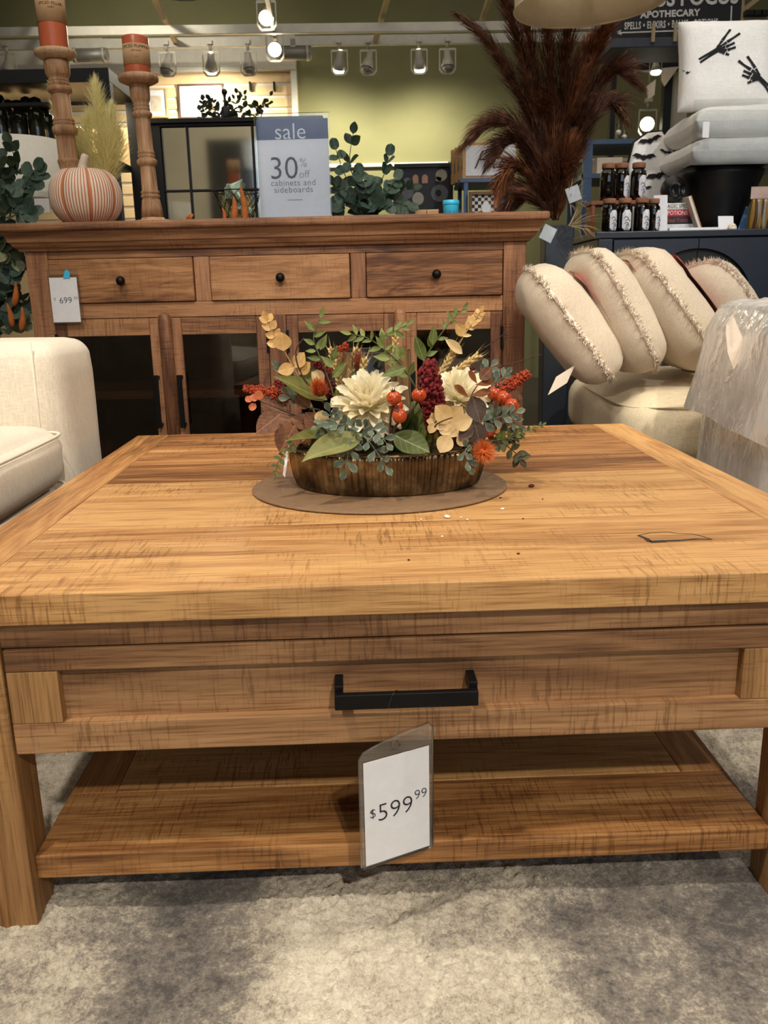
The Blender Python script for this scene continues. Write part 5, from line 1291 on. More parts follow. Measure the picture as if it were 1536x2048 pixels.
# ------------------------------------------------------------------ brown pampas in a tall dark planter
vb = V(at(1114, 450, 3.12).x, 3.12, 0); zv = at(1114, 452, 3.12).z
t = thing('pampas_planter', 'tall dark planter full of brown pampas grass right of the sideboard', 'planter', vb)
hw_ = (at(1143, 450, 3.12).x-at(1086, 450, 3.12).x)/2
M_plt = pm('dark_slate_planter', (34, 42, 52), .5, 0, .15, 8)
b = MB(); 
def ring(h, z): return [(-h,-h,z),(h,-h,z),(h,h,z),(-h,h,z)]
b.add(ring(hw_*.8,0)+ring(hw_,zv)+ring(hw_*.86,zv)+ring(hw_*.8,zv-.1), [(3,2,1,0)]+[(i,(i+1)%4,(i+1)%4+4,i+4) for i in range(4)]+[(i+4,(i+1)%4+4,(i+1)%4+8,i+8) for i in range(4)]+[(i+8,(i+1)%4+8,(i+1)%4+12,i+12) for i in range(4)]+[(12,13,14,15)]); b.build('planter_body', M_plt, t, .004)
tm = NT('brown_pampas'); nz = tm.noise(tm.coord(), 40, 3); tm.set(color=tm.ramp(nz, [(.3, lin(58, 38, 30)), (.55, lin(106, 70, 54)), (.75, lin(164, 118, 94))]), rough=.85, spec=.2); M_pamb = tm.m
tm = NT('rust_brown_pampas'); nz = tm.noise(tm.coord(), 40, 3); tm.set(color=tm.ramp(nz, [(.3, lin(72, 42, 28)), (.55, lin(126, 78, 50)), (.75, lin(176, 120, 84))]), rough=.85, spec=.2); M_pamr = tm.m
PL = [([(1108,440),(1082,300),(1040,190),(985,95),(930,40)], .040, 650), ([(1108,440),(1085,280),(1055,150),(1020,30),(985,-60)], .046, 750), ([(1110,440),(1095,280),(1070,150),(1050,30),(1030,-60)], .046, 750),
      ([(1112,440),(1108,280),(1100,150),(1095,30),(1088,-60)], .050, 800), ([(1114,440),(1122,280),(1130,150),(1135,40),(1140,-40)], .052, 800), ([(1116,440),(1135,290),(1165,170),(1195,90),(1225,40)], .056, 900),
      ([(1116,440),(1140,310),(1180,200),(1220,145),(1258,155)], .044, 800), ([(1116,440),(1140,330),(1180,240),(1215,205),(1250,235)], .040, 700), ([(1112,440),(1118,320),(1140,220),(1165,130),(1180,80)], .060, 800),
      ([(1106,440),(1085,340),(1045,262),(995,245),(948,272)], .042, 750), ([(1106,440),(1082,350),(1048,290),(1018,285),(990,312)], .040, 700), ([(1106,440),(1080,380),(1046,340),(1020,345),(1002,378)], .040, 650),
      ([(1108,440),(1082,400),(1050,380),(1028,395),(1015,420)], .036, 500), ([(1112,440),(1090,330),(1070,230),(1060,160)], .060, 800), ([(1114,440),(1110,340),(1100,250),(1090,190)], .060, 800),
      ([(1112,440),(1130,360),(1155,280),(1175,220)], .058, 800), ([(1112,440),(1095,380),(1075,330),(1058,300)], .055, 700), ([(1114,440),(1120,380),(1130,330),(1140,290)], .055, 700), ([(1110,440),(1085,410),(1060,395),(1045,400)], .045, 500), ([(1112,440),(1105,400),(1100,360),(1098,330)], .055, 600)]
for i, (pts, w_, n_) in enumerate(PL):
    y0 = 3.12+rnd(-.05,.05)
    plume(t, [at(px, py, y0+(k/len(pts))*rnd(-.14,.06))-vb for k, (px, py) in enumerate(pts)], w_*1.25, (M_pamb, M_pamb, M_pamr)[i % 3], int(n_*1.6), 'plume', .0034, .55, .003, .13)
b = MB(); c = at(1140, 405, 3.0)-vb
M_raf = pm('pale_raffia', (190, 164, 124), .8)
for i in range(26): 
    d = V(rnd(-.2,1), rnd(-.5,.2), rnd(-1,1.2)).normalized(); l = rnd(.04,.10); b.strand([c, c+d*l*.5+V(0,0,.01), c+d*l], .004, V(0,-.3,1).cross(d).normalized())
c2 = at(1150, 445, 3.0)-vb
for i in range(22): 
    d = V(rnd(.1,1), rnd(-.5,.2), rnd(-.5,.7)).normalized(); l = rnd(.05,.12); b.strand([c2-V(.02,0,.01), c2+d*l*.5+V(0,0,.006), c2+d*l], .004, V(0,-.3,1).cross(d).normalized())
b.build('raffia_tie', M_raf, t)['kind'] = 'stuff'
M_gtag = pm('grey_tag_card', (168, 176, 184), .5)
for (px, py, rot, l) in ((1096, 467, -.45, 'paper_tag'), (1147, 388, .35, 'paper_tag')):
    c = at(px, py, 2.98)-vb; u = V(math.cos(rot), 0, math.sin(rot)); v = V(-math.sin(rot), 0, math.cos(rot))
    MB().obox(c, u*.022, V(0,.0008,0), v*.024).build(l, M_gtag, t)
# ------------------------------------------------------------------ drum pendant at the top right
c = at(1170, 8, 2.7); ra = .222
p0, p1 = at(1031, 35, 2.7), at(1330, -5, 2.7); ra = (p1-p0).length/2; cen = (p0+p1)/2
t = thing('pendant_lamp', 'cream drum pendant shade hanging at the top right', 'pendant lamp', (cen.x, cen.y, cen.z+.008))
M_shc = translucent(pm('cream_linen_shade', (222, 212, 188), .9, 0, .04, 60, .2, 300), .45)
t.rotation_euler = (0, R(-2.5), 0)
MB().lathe([(ra,.0),(ra*.96,.32),(ra*.96-.004,.32),(ra-.004,.0),(ra,.0)], 64, close=False).build('shade', M_shc, t)
MB().tube([(ra*math.cos(a), ra*math.sin(a), 0) for a in [i*PI/32 for i in range(65)]], .004, 6).build('rim_trim', M_shc, t)
for a in (0, 2.1, 4.2): MB().tube([(0,0,.25),((ra*.96)*math.cos(a),(ra*.96)*math.sin(a),.30)], .003, 6).build('spider', M_white, t)
MB().tube([(0,0,.18),(0,0,.26)], .018, 12).build('socket', M_white, t); MB().tube([(0,0,.26),(0,0,2.2)], .004, 6).build('cord', M_black, t)
MB().ball((0,0,.16), (.035,.035,.045), 14, 10).build('bulb', M_bulboff, t)
# ------------------------------------------------------------------ black arched cabinet and its display
Yk = 3.30; xk0 = at(1196, 470, Yk).x; xk1 = xk0+1.30; zk = at(1360, 461, Yk).z; kb_ = V((xk0+xk1)/2, Yk, 0)
t = thing('arched_cabinet', 'blue-black cabinet with arched doors behind the cushions', 'cabinet', kb_)
def K(mb, name, mat=M_navyblk, bv=.002): return rel(mb, kb_).build(name, mat, t, bv)
K(MB().box(xk0, xk1, Yk+.006, Yk+.42, .06, zk-.024), 'cabinet_body'); K(MB().box(xk0-.012, xk1+.012, Yk-.014, Yk+.43, zk-.024, zk), 'cabinet_top', M_navyblk, .003)
ac_x = at(1388, 600, Yk).x; aR = at(1500, 600, Yk).x-ac_x; az = at(1388, 497, Yk).z-aR
xd0 = at(1226, 500, Yk).x; xd1 = ac_x+(ac_x-xd0)
K(MB().box(xk0, xd0-.004, Yk-.010, Yk+.004, .06, zk-.026), 'end_panel'); K(MB().box(xd1+.004, xk1, Yk-.010, Yk+.004, .06, zk-.026), 'end_panel')
M_cane = pm('dark_cane_webbing', (10, 13, 19), .7, 0, .4, 260, .6, 400)
for sg, xa, xb in ((-1, xd0, ac_x-.0015), (1, ac_x+.0015, xd1)):
    n = 14; arc = [(ac_x+sg*(aR*math.sin(PI/2*i/n)+.004), az+aR*math.cos(PI/2*i/n)) for i in range(n+1)]
    z0, z1 = .075, zk-.030; xo = xd0 if sg < 0 else xd1; xi = ac_x+sg*.0015
    vs = []; fs = []
    d = MB()
    # door frame around the half arch, as strips between arch and outer edge
    for i in range(n):
        (xA, zA), (xB, zB) = arc[i], arc[i+1]
        d.prism([(xA,Yk-.012,zA),(xB,Yk-.012,zB),(xB,Yk-.012,z1),(xA,Yk-.012,z1)], (0,.016,0))
    d.prism([(xi,Yk-.012,arc[0][1]),(arc[0][0],Yk-.012,arc[0][1]),(arc[0][0],Yk-.012,z1),(xi,Yk-.012,z1)], (0,.016,0))
    d.prism([(arc[-1][0],Yk-.012,z0),(xo,Yk-.012,z0),(xo,Yk-.012,z1),(arc[-1][0],Yk-.012,z1)], (0,.016,0))
    d.prism([(xi,Yk-.012,z0),(arc[-1][0],Yk-.012,z0),(arc[-1][0],Yk-.012,z0+.06),(xi,Yk-.012,z0+.06)], (0,.016,0))
    dd = K(d, 'door', M_navyblk, 0)
    c2 = MB().box(min(xi, arc[-1][0]), max(xi, arc[-1][0]), Yk+.001, Yk+.005, z0+.06, az+aR); rel(c2, kb_).build('cane_panel', M_cane, dd)
zk += .0008
# wooden riser with jars
rx0, rx1 = at(1168, 396, 3.47).x, at(1338, 396, 3.47).x; zr2 = at(1250, 396, 3.47).z
rk = V((rx0+rx1)/2+.03, 3.62, zk); t = thing('jar_riser', 'small wooden riser shelf for the jars on the black cabinet', 'riser', rk)
M_rw = pm('orange_brown_wood', (140, 74, 36), .5, 0, .2, 12)
hx = (rx1-rx0)/2-.02
MB().box(-hx, hx, -.06, .06, zr2-zk-.014, zr2-zk).build('shelf_board', M_rw, t, .001)
for x in (-hx+.005, hx-.017): MB().box(x, x+.012, -.055, .055, 0, zr2-zk-.0145).build('side_board', M_rw, t, .001)
M_labl = pm('aged_white_label', (222, 220, 224), .7, 0, .06, 30)
def jar(px, base_z, Y, H, r, label, turn=0.3):
    c = at(px, 430, Y); tb = thing('apothecary_jar', label, 'jar', (c.x, Y, base_z), turn, 'apothecary jars')
    MB().lathe([(r*.85,0),(r,.006),(r,H*.70),(r*.96,H*.76),(r*.72,H*.81),(r*.72,H*.86)], 24).build('glass_body', M_jar, tb)
    MB().lathe([(r*.80,H*.855),(r*.84,H*.87),(r*.84,H*.98),(r*.78,H*1.0),(.0005,H*1.0)], 24).build('cork_lid', M_cork, tb)
    hx_ = [(-.62,.16),(-.30,.08),(.30,.08),(.62,.16),(.62,.56),(.30,.66),(-.30,.66),(-.62,.56)]
    vs = [V((r+.0008)*math.sin(x), -(r+.0008)*math.cos(x), z*H) for x, z in hx_]; mid_ = [V((r+.0014)*math.sin(x*.5), -(r+.0014)*math.cos(x*.5), z*H) for x, z in hx_]
    ctr = V(0, -(r+.0016), .37*H); b = MB(); n = 8
    b.add(vs+mid_+[ctr], [(i, (i+1)%n, (i+1)%n+n, i+n) for i in range(n)]+[(i+n, (i+1)%n+n, 2*n) for i in range(n)], True); b.build('paper_label', M_labl, tb)
    e = MB()
    for (x, z, w2) in ((-.12,.44,.30), (.10,.36,.34), (-.05,.28,.28), (.08,.22,.2)): e.tube(curve_pts([V((r+.0022)*math.sin(x-w2), -(r+.0022)*math.cos(x-w2), (z-.02)*H), V((r+.0026)*math.sin(x), -(r+.0026)*math.cos(x), (z+.03)*H), V((r+.0022)*math.sin(x+w2), -(r+.0022)*math.cos(x+w2), (z-.03)*H)], 6), .0011, 4)
    e.build('label_drawing', M_inkl, tb)
Ht = at(1270, 326, 3.62).z-zr2; Hb = at(1250, 397, 3.42).z-zk
for px, l, tr in ((1213, 'dark amber jar with cork lid, left of the three on the riser', 1.6), (1239, 'dark amber jar with cork lid, middle of the three on the riser', .75), (1273, 'dark amber jar with cork lid, right of the three on the riser', .45)): jar(px, zr2+.0006, 3.62, Ht, .031, l, tr)
for px, l, tr in ((1218, 'dark amber jar on the cabinet, leftmost of the lower four', .5), (1249, 'dark amber jar on the cabinet, second from left of the lower four', .1), (1283, 'dark amber jar on the cabinet, third from left of the lower four', .5), (1307, 'dark amber jar on the cabinet, rightmost of the lower four', .7)):
    jar(px, zk, 3.42 if px != 1307 else 3.45, Hb, .029 if px != 1307 else .024, l, tr)
# leaning white card, books, skull
a, b = at(1306, 466, 3.48), at(1338, 389, 3.48)
t = thing('info_card', 'white info card standing in front of the book stack', 'card', ((a.x+b.x)/2, 3.475, zk)); h_ = b.z-zk
MB().obox((0, .012, h_/2), ((b.x-a.x)/2, 0, 0), (0, .0015, 0), (0, .012, h_/2)).build('card_panel', M_paper, t)
MB().box(-.02, .02, .012, .04, 0, .003).build('easel_foot', M_paper, t)
bx = at(1352, 440, 3.50).x; z = zk
for (w_, h_, mat, tm_, l, s, c3) in ((.155, .036, pm('white_carton', (222, 222, 226), .6), None, 'white flat carton at the bottom of the book stack', None, None),
        (.140, .028, pm('black_book_cloth', (36, 28, 32), .6), pm('rust_ink', (150, 74, 66), .6), 'black book third from top of the stack', 'Real Food', 0), (.118, .026, pm('red_book_cloth', (186, 40, 46), .6), M_paper, 'red book second from top of the stack', 'POTIONS', 0), (.108, .024, pm('white_book_cloth', (224, 224, 220), .6), M_ink, 'white book on top of the stack', 'MAGIC SPELLS', 0)):
    tb = thing('book' if s else 'flat_carton', l, 'book' if s else 'box', (bx, 3.56, z), 0, 'stacked books' if s else None)
    MB().box(-w_/2, w_/2, -.055, .055, 0, .003).build('cover_board', mat, tb, .0005); MB().box(-w_/2, w_/2, -.055, .055, h_-.0032, h_-.0002).build('cover_board', mat, tb, .0005)
    MB().box(-w_/2, w_/2, -.0565, -.0535, .0031, h_-.0033).build('spine' if s else 'side_panel', mat, tb); MB().box(-w_/2+.003, w_/2-.003, -.0534, .052, .0031, h_-.0033).build('page_block' if s else 'filling', M_card, tb)
    if s: text(s, h_*.85, tm_, tb, facing((.005, -.0572, h_*.5), (1,0,0), (0,0,1)), 'spine_lettering', 0, .0002, 'CENTER', .85)
    z += h_
a0, a1 = at(1372, 395, 3.50), at(1396, 450, 3.50)
t = thing('leaning_booklet', 'cream booklet leaning between the book stack and the black bowl', 'booklet', (a1.x, 3.52, zk)); d_ = a0-V(a1.x, 3.50, zk)
MB().obox((d_.x/2, 0, d_.z/2), (.0045,0,.002), (0,.06,0), (d_.x/2,0,d_.z/2)).build('page_block', M_card, t); MB().obox((d_.x/2+.0058, 0, d_.z/2+.003), (.001,0,.0005), (0,.062,0), (d_.x/2,0,d_.z/2)).build('cover_board', M_kraft, t)
c = at(1338, 400, 3.57); t = thing('black_skull', 'glossy black decorative skull on the book stack', 'skull', (bx, 3.56, z+.0005)); t.rotation_euler = (0, 0, .2)
def skull(u, v):
    a = 2*PI*u; p = -PI/2+PI*v; d = V(math.cos(p)*math.cos(a), math.cos(p)*math.sin(a), math.sin(p)); r = V(d.x*.046, d.y*.056, d.z*.052+.062)
    if d.z < -.1: r.x *= 1-.42*min(1, (-d.z-.1)*1.3); r.z -= .012*max(0, -d.y)
    for ex in (-.36, .36):
        q = (V(ex, -.88, -.02).normalized()-d).length
        if q < .34: r += V(0, .022*(1-(q/.34)**2), 0)
    q = (V(0, -.95, -.38).normalized()-d).length
    if q < .18: r += V(0, .012*(1-(q/.18)**2), 0)
    q = abs(d.z+.62)
    if d.y < -.3 and q < .09: r += V(0, .006*(1-q/.09), 0)
    return r
M_skl = pm('black_ceramic', (24, 24, 26), .35, 0, .2, 20)
b = MB().grid(skull, 48, 36, True, True); zmn = min(v[2] for v in b.v); b.v = [(x, y, z_-zmn) for x, y, z_ in b.v]; b.build('cranium', M_skl, t)
e = MB()
for i in range(6): e.box(-.018+i*.006, -.0135+i*.006, -.047, -.040, .012, .019)
e.build('teeth_row', M_skl, t)
# black bowl and white pillows
c = at(1440, 345, 3.62); zb1 = at(1440, 344, 3.62).z-zk; rb_ = (at(1522, 345, 3.62).x-at(1356, 345, 3.62).x)/2
t = tag(MB().lathe([(.0005,0),(rb_*.50,0),(rb_*.54,.004),(rb_*.62,zb1*.30),(rb_*.80,zb1*.62),(rb_*.97,zb1*.92),(rb_*1.0,zb1),(rb_*.975,zb1),(rb_*.94,zb1*.9),(rb_*.6,zb1*.3),(.0005,zb1*.25)], 48, (c.x, 3.62, zk), close=False).build('black_bowl', pm('matte_black_ceramic', (14, 15, 18), .4, 0, .15, 20)), 'large matte black bowl under the white pillows', 'bowl')
def knit_pillow(label, cen, w_, h_, T, mat4, motif=None, seed=0, ex=4):
    t = thing('white_pillow', label, 'pillow', cen, 0, 'white halloween pillows')
    def S(u, v, sg, off=0.0):
        u = max(-1, min(1, u)); v = max(-1, min(1, v))
        uu = u*w_/2*(1-.05*(1-v*v)*abs(u)**3); vv = v*h_/2*(1-.05*(1-u*u)*abs(v)**3); th = T/2*((1-abs(u)**ex)*(1-abs(v)**ex))**.45*(1+.1*noise.noise(V(u*2+seed, v*2, seed)))
        return mat4 @ V(uu, -sg*(th+off)-.004*noise.noise(V(u*5+seed, v*5, 1)), vv)
    n = 20; ts = [math.sin(PI/2*(2*i/n-1)) for i in range(n+1)]; b = MB()
    for sg in (1, -1):
        b.grid(lambda i, j: S(ts[int(round(i*n))], ts[int(round(j*n))], sg), n, n, True)
        if sg < 0: b.f[-n*n:] = [f[::-1] for f in b.f[-n*n:]]
    b.build('pillow_body', M_knit, t); return t, S
xpl = at(1356, 300, 3.6).x; xpr = xpl+.56; xc = (xpl+xpr)/2
z1 = zk+zb1; 
zA = at(1440, 278, 3.45).z; zB = at(1440, 214, 3.45).z
t1, S1 = knit_pillow('white knit pillow lying lowest in the stack on the black bowl', V(xc, 3.64, z1+.002), xpr-xpl, .40, zA-z1+.012, Matrix.Translation(V(0,0,(zA-z1)/2+.004)) @ Matrix.Rotation(-PI/2, 4, 'X') @ Matrix.Rotation(0, 4, 'Z'), None, 2, 9)
t2, S2 = knit_pillow('white knit pillow lying second in the stack on the black bowl', V(xc+.005, 3.64, zA+.004), xpr-xpl-.01, .40, zB-zA+.012, Matrix.Translation(V(0,0,(zB-zA)/2+.004)) @ Matrix.Rotation(-PI/2, 4, 'X'), None, 5, 9)
zC = at(1440, 40, 3.62).z
t3, S3 = knit_pillow('white pillow with black skeleton hands standing on top of the stack', V(at(1454, 140, 3.6).x, 3.60, zB+.008), at(1548, 140, 3.6).x-at(1360, 140, 3.6).x, zC-zB, .15, Matrix.Translation(V(0,.03,(zC-zB)/2)) @ Matrix.Rotation(R(-10), 4, 'X'), None, 8)
M_felt = pm('black_print', (20, 20, 22), .9)
def stroke(S, pts, wd, t, name):
    # a flat printed stroke that follows the pillow's face
    b = MB(); P = [V(p[0], p[1], 0) for p in pts]; k = len(P)
    L_, R_2 = [], []
    for i in range(k):
        d = (P[min(i+1,k-1)]-P[max(i-1,0)]).normalized(); n = V(-d.y, d.x, 0); w2 = wd[i] if isinstance(wd, (list, tuple)) else wd
        a_, c_ = P[i]+n*w2, P[i]-n*w2; L_.append(S(a_.x, a_.y, 1, .0035)); R_2.append(S(c_.x, c_.y, 1, .0035))
    b.add(L_+R_2, [(i, i+1, k+i+1, k+i) for i in range(k-1)], True); b.build(name, M_felt, t)
def hand(S, t, wrist, elbow, scale, ang, mirror=1):
    W_ = V(*wrist, 0); E_ = V(*elbow, 0); ax = (W_-E_).normalized(); n = V(-ax.y, ax.x, 0)*mirror
    for o in (-.035, .035): stroke(S, [tuple((E_+n*o*1.6)[:2]), tuple((E_.lerp(W_,.5)+n*o*1.0)[:2]), tuple((W_+n*o*.6)[:2])], [.034,.024,.030], t, 'printed_bone')
    stroke(S, [tuple((W_-ax*.02)[:2]), tuple((W_+ax*.05)[:2])], [.05,.06], t, 'printed_wrist')
    for f, (aa, l1, l2, curl) in enumerate(((52,.16,.0,0), (30,.22,.10,.9), (12,.20,.12,1.0), (-6,.30,.26,0), (-26,.24,.24,0))):
        r_ = R(aa)*mirror; d = ax*math.cos(r_)+V(-ax.y, ax.x, 0)*math.sin(r_); p = W_+ax*.05+n*(.05-.025*f)
        q = p+d*l1*.55*scale; stroke(S, [tuple(p[:2]), tuple(p.lerp(q,.5)[:2]), tuple(q[:2])], [.032,.020,.032], t, 'printed_bone')
        d2 = d if not curl else (d*.2-n*.9*mirror*0+ax*.35).normalized(); q0 = q+d2*.02; q2 = q0+d2*(l2+.08)*.75*scale
        stroke(S, [tuple(q0[:2]), tuple(q0.lerp(q2,.5)[:2]), tuple(q2[:2])], [.034,.022,.026], t, 'printed_bone')
hand(S3, t3, (-.34,.16), (-.95,-.18), 1.3, 0, -1); hand(S3, t3, (.60,-.46), (.98,-.70), 1.3, 0, 1)
for t_, S_, u0 in ((t1, S1, .35), (t2, S2, -.55)):
    for du in (0, .05): stroke(S_, [(u0+du, .93), (u0+du+.02, .985)], .010, t_, 'printed_stripe')
# acrylic holder around the lying pillows
hx0, hx1, hz0, hz1 = xpl-.012, xpr+.015, zk+zb1+.002, zB+.02
t = thing('acrylic_holder', 'clear acrylic holder around the stacked white pillows', 'holder', ((hx0+hx1)/2, 3.62, hz0)); w_ = (hx1-hx0)/2
MB().box(-w_, w_, -.205, -.202, 0, hz1-hz0).build('front_panel', M_acr, t); MB().box(-w_, w_, -.2, -.1, -.0016, -.0002).build('foot', M_acr, t)
c = S2(-.62, 1, 0); 
p = at(1412, 258, 3.40); tg2 = hang_tag('hang_tag', 'small white card tag hanging on the second white pillow', p+V(0,-.0,-.03), .15, .026, .055, (), None, .5, True, False)
# coffin pillow with bats
Yp = 3.86; P2 = [(1256,330),(1268,285),(1295,266),(1322,263),(1350,310),(1354,340),(1335,392),(1262,392)]
pc = V(at(1304, 395, Yp).x, Yp, zk)
t = thing('coffin_pillow', 'coffin shaped white pillow with black bats behind the jars', 'pillow', pc)
out = [at(x, y, Yp)-pc for x, y in P2]; lowz = min(p.z for p in out); out = [p if p.z > lowz+.02 else V(p.x, p.y, 0.0) for p in out]
cz = sum((p for p in out), V(0,0,0))/len(out); b = MB(); n = len(out)
for sg in (1, -1):
    rings = []
    for (f, th) in ((1,0), (.985,.014), (.94,.024), (.86,.030), (.5,.031), (.0,.031)): rings.append([cz+(p-cz)*f+V(0,-sg*th,0) for p in out])
    vs = [p for r in rings for p in r]; fs = [(k*n+i, k*n+(i+1)%n, (k+1)*n+(i+1)%n, (k+1)*n+i) for k in range(5) for i in range(n)]
    b.add(vs, fs if sg < 0 else [f[::-1] for f in fs], True)
b.build('pillow_body', M_knit, t)
MB().tube([p for p in out]+[out[0]], .007, 6).build('black_piping', M_felt, t)
def bat(px, py, s, rot=0):
    c = at(px, py, Yp-.036)-pc; pts = [(-1,.05),(-.7,.28),(-.35,.22),(-.12,.10),(-.09,.22),(-.03,.14),(.03,.14),(.09,.22),(.12,.10),(.35,.22),(.7,.28),(1,.05),(.72,.02),(.5,-.12),(.3,-.06),(.1,-.2),(0,-.28),(-.1,-.2),(-.3,-.06),(-.5,-.12),(-.72,.02)]
    cr, sr = math.cos(rot), math.sin(rot); Q_ = [c+V((x*cr-z_*sr)*s, 0, (x*sr+z_*cr)*s) for x, z_ in pts]
    left, right = Q_, None
    b = MB(); b.add([c+V(0,-.001,0)]+[q+V(0,-.001,0) for q in Q_], [(0, i+1, (i+1)%len(Q_)+1) for i in range(len(Q_))]); b.build('bat_print', M_felt, t)
bat(1300, 281, .052, .25); bat(1288, 314, .052, -.05); bat(1331, 304, .028, -.3); bat(1318, 350, .058, .3); bat(1280, 345, .03, .1); bat(1290, 376, .03, 0)
# small things on the cabinet's right side
c = at(1452, 462, 3.36); t = thing('small_sign_card', 'small white card standing before the black bowl', 'card', (c.x, 3.36, zk), .1)
MB().obox((0,.006,.026), (.030,0,0), (0,.001,0), (0,.006,.026)).build('card_panel', M_paper, t); MB().box(-.02, .02, .008, .03, 0, .002).build('foot', M_paper, t)
c = at(1463, 458, 3.33); t = thing('small_ghost_figure', 'tiny cream figure beside the small white card', 'figurine', (c.x, 3.325, zk)); MB().lathe([(.016,0),(.017,.004),(.014,.014),(.008,.021),(.0005,.023)], 18).build('figure_body', M_card, t); MB().ball((-.004,-.0135,.013), .002, 6, 4).build('eye', M_ink, t); MB().ball((.004,-.0135,.013), .002, 6, 4).build('eye', M_ink, t)
a, b = at(1338, 462, 3.33), at(1440, 459, 3.33); tag(MB().box(a.x, b.x, 3.325, 3.35, zk, zk+.010).build('label_strip', M_paper, None, .001), 'low white shelf label strip along the cabinet edge', 'label')
c = at(1520, 440, 3.45); t = thing('candy_bag', 'clear bag of orange and yellow sweets at the far right of the cabinet', 'bag', (c.x, 3.45, zk))
M_yel = pm('yellow_sweet', (214, 164, 62), .4, 0, .1); M_brn = pm('brown_sweet', (110, 58, 30), .4, 0, .1); M_whs = pm('white_sweet', (214, 206, 196), .4, 0, .1)
for i in range(9): MB().tube(curve_pts([(-.035+.009*i,-.012*(i%2),.004), (-.037+.009*i+.004*math.sin(i),-.016,.06), (-.034+.009*i,-.01,.115)], 8), [.004,.007,.008,.008,.008,.007,.006,.003], 8).build('sweet', (M_yel, M_brn, M_whs)[i % 3], t)
MB().obox((0,.0,.14), (.044,0,0), (0,.002,0), (0,0,.022)).build('header_card', pm('pinkish_card', (186, 160, 150), .7), t)
MB().obox((0,-.026,.06), (.046,0,0), (0,.0006,0), (0,0,.06)).build('clear_film', M_vinyl, t)
c = at(1483, 462, 3.5); t = tag(MB().prism([(c.x-.018,3.5,zk),(c.x+.014,3.5,zk),(c.x+.016,3.5,zk+.095),(c.x+.010,3.5,zk+.095)], (0,.004,0)).build('blue_card', pm('blue_card', (74, 112, 168), .5)), 'blue folded card beside the black bowl', 'card')
# ------------------------------------------------------------------ right background: rack, sign, ledge, frames
Yr2 = 4.6; xr0, xr1 = at(1166, 350, Yr2).x, at(1256, 350, Yr2).x; rr = V((xr0+xr1)/2, Yr2, 0)
t = thing('display_rack', 'blue grey metal display rack behind the jars', 'rack', rr); zt2 = at(1210, 288, Yr2).z
for x in (xr0, xr1+.3): 
    for y in (Yr2, Yr2+.35): rel(MB().box(x, x+.045, y, y+.03, 0, zt2), rr).build('post', M_blue, t)
for z in (zt2, zt2-.16, .8): rel(MB().box(xr0, xr1+.345, Yr2-.002, Yr2+.382, z, z+.022), rr).build('rack_shelf', M_blue, t)
zq = zt2+.0225
for px, py0, l in ((1236, 238, 'taller clear glass ornament on the display rack'), (1248, 260, 'shorter clear glass ornament on the display rack')):
    c = at(px, 286, Yr2+.1); h_ = at(px, py0, Yr2+.1).z-zq; tb = thing('glass_ornament', l, 'ornament', (c.x, Yr2+.1, zq), 0, 'glass ornaments')
    MB().lathe([(.012,0),(.016,.006),(.010,.02),(.016,h_*.35),(.010,h_*.5),(.014,h_*.7),(.006,h_*.85),(.003,h_)], 14).build('stem', M_acr, tb); MB().ball((0,0,h_*.42), .014, 10, 8).build('bead', M_white, tb)
a, b = at(1196, 326, Yr2), at(1248, 313, Yr2); tag(MB().box(a.x, b.x, Yr2+.02, Yr2+.12, zt2-.138, b.z).build('cream_box', M_card, None, .003), 'cream flat box on the lower shelf of the display rack', 'box')
# apothecary sign on a ledge
Ys = 5.3; sa, sb_ = at(1222, 90, Ys), at(1478, 84, Ys); zl0, zl1 = at(1300, 99, Ys).z, at(1300, 80, Ys).z
xs0, xs1 = at(1226, 40, Ys).x, sb_.x
M_board = pm('black_sign_board', (26, 28, 34), .6); M_wht = pm('sign_white', (226, 226, 224), .7)
tag(MB().box(xs0-.02, xs1+.5, Ys-.05, Ys+.3, zl0, zl1).build('sign_ledge', pm('grey_blue_ledge', (74, 76, 88), .6), None, .004), 'grey blue ledge carrying the black apothecary sign', 'ledge')
H = 3.05-zl1; t = thing('apothecary_sign', 'black apothecary sign with white lettering at the top right', 'sign', ((xs0+xs1)/2, Ys, zl1)); w_ = (xs1-xs0)/2; ox = t.location.x
MB().box(-w_, w_, 0, .03, 0, H).build('sign_board', M_board, t, .002)
def sg_(s, size, px, py, xs=1.0, sp=1.0, off=0.002, shear=0):
    p = at(px, py, Ys); text(s, size, M_wht, t, facing((p.x-ox, -.002, p.z-zl1), (1,-.0,.02), (0,0,1)), 'sign_lettering', off, .0006, 'CENTER', xs, sp, None, shear)
kk = Ys/FPX*.95
sg_('HOCUS POCUS', 40*kk, 1351, -3, .86, 1.0, .003); sg_('APOTHECARY', 15.5*kk, 1340, 28, 1.06, 1.08, .002); sg_('SPELLS \u2022 ELIXIRS \u2022 BALMS \u2022 POTIONS', 17*kk, 1342, 49, .56, 1.15, .0015)
def ln_(p, q, wd, name='sign_border'):
    a, b = at(*p, Ys), at(*q, Ys); d = (b-a)/2; n = V(-d.z, 0, d.x).normalized(); MB().obox((a+b)/2-V(ox, Ys+.0015, zl1), d, V(0,.001,0), n*wd).build(name, M_wht, t)
ln_((1232,66), (1455,58), .0035); ln_((1463,12), (1461,58), .0035); ln_((1232,66), (1242,61), .003, 'arrow_tip'); ln_((1232,66), (1243,69), .003, 'arrow_tip')
for px in (1305, 1349):
    a, b = at(px, 80, Ys-.06), at(px, 47, Ys-.06); tag(MB().box(a.x-.009, a.x+.009, Ys-.075, Ys-.06, zl0+.02, b.z).build('wooden_stake', M_beige, None, .001), 'thin pale wooden stake before the sign, %s' % ('left one' if px < 1320 else 'right one'), 'stake', 'wooden stakes')
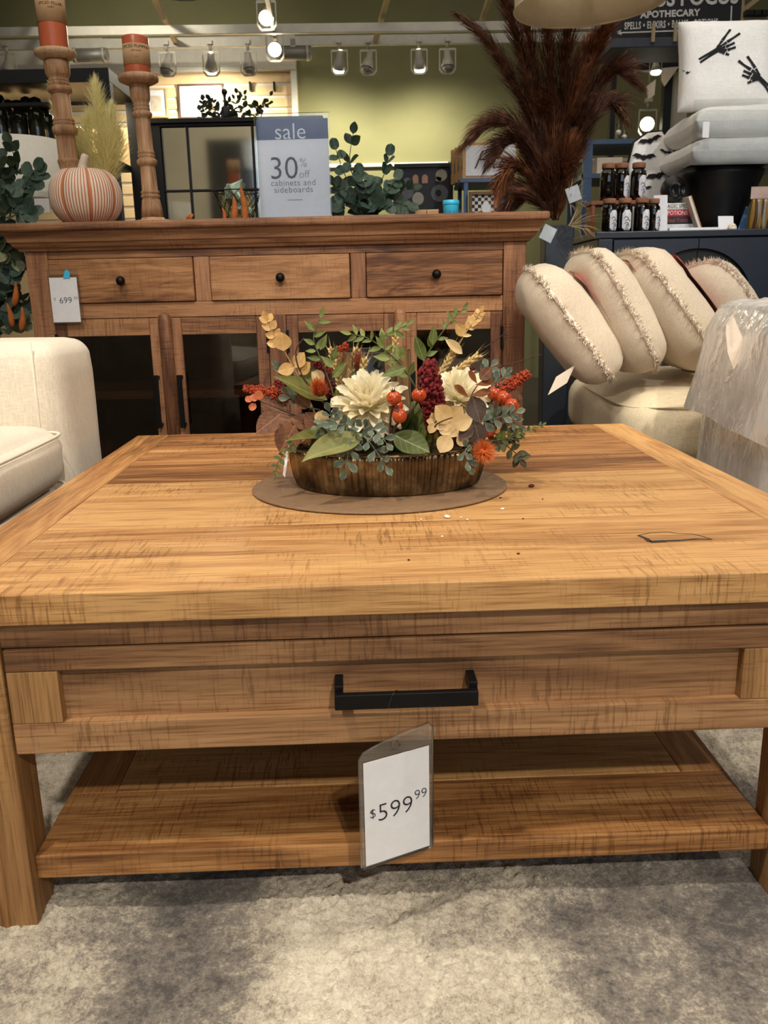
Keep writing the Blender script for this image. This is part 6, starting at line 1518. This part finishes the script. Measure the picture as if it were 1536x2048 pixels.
# wooden truss at the far upper right
t = thing('ceiling_truss', 'beige wooden ceiling truss at the upper right corner', 'truss', at(1500, 60, 6.6))
o_ = Vector(t.location)
for p, q, w3 in (((1475,38),(1560,48),.05), ((1478,-30),(1476,50),.06), ((1484,22),(1525,-10),.03), ((1484,34),(1560,36),.02), ((1506,34),(1506,50),.025)): MB().bar(at(*p, 6.6)-o_, at(*q, 6.6)-o_, w3, w3).build('beam', M_beige, t)
for px in (1497, 1513, 1528): MB().box(-.03,.03,-.03,.03,-.015,.015).build('bolt_plate', M_blackp, t).location = at(px, 27, 6.55)-o_
# black framed opening with hanging panels and a lit lamp
Yo = 6.2; t = thing('black_frame_display', 'black display frame behind the coffin pillow', 'display frame', V(at(1300, 300, Yo).x, Yo, 0)); o_ = Vector(t.location)
def O(p, q, y0=-.03, y1=.03, name='bar', mat=M_blackp):
    a, b = at(*p, Yo), at(*q, Yo); MB().box(min(a.x,b.x)-o_.x, max(a.x,b.x)-o_.x, y0, y1, min(a.z,b.z), max(a.z,b.z)).build(name, mat, t)
O((1225,128), (1372,141), -.03, .03, 'top_bar')
a = at(1328, 141, Yo); b = at(1344, 141, Yo); MB().box(a.x-o_.x, b.x-o_.x, -.03, .03, 0, a.z).build('post', M_blackp, t)
a = at(1222, 141, Yo); b = at(1232, 141, Yo); MB().box(a.x-o_.x, b.x-o_.x, -.03, .03, 0, a.z).build('post', M_blackp, t)
O((1345,150), (1369,300), .0, .02, 'beige_panel', M_wallc)
O((1225,100), (1372,108), .04, .06, 'wooden_bar', M_pine)
for (p, nm) in (([(1324,136),(1358,133),(1330,172),(1324,160)], 'tilted_panel'), ([(1294,172),(1312,158),(1309,190),(1297,198)], 'tilted_panel')):
    MB().prism([at(x, y, Yo-.06)-o_ for x, y in p], (0,.02,0)).build(nm, M_card, t)
t = track_head(at(1297, 205, 6.6), at(1290, 260, 6.0), True, 'lit spot lamp inside the black display frame', 8, 1.0, 60, 2.3)
t = track_head(at(1313, 104, 5.9), at(1313, 300, 5.9), True, 'small lit spot lamp under the sign ledge', 6, .6, 60, 2.8)
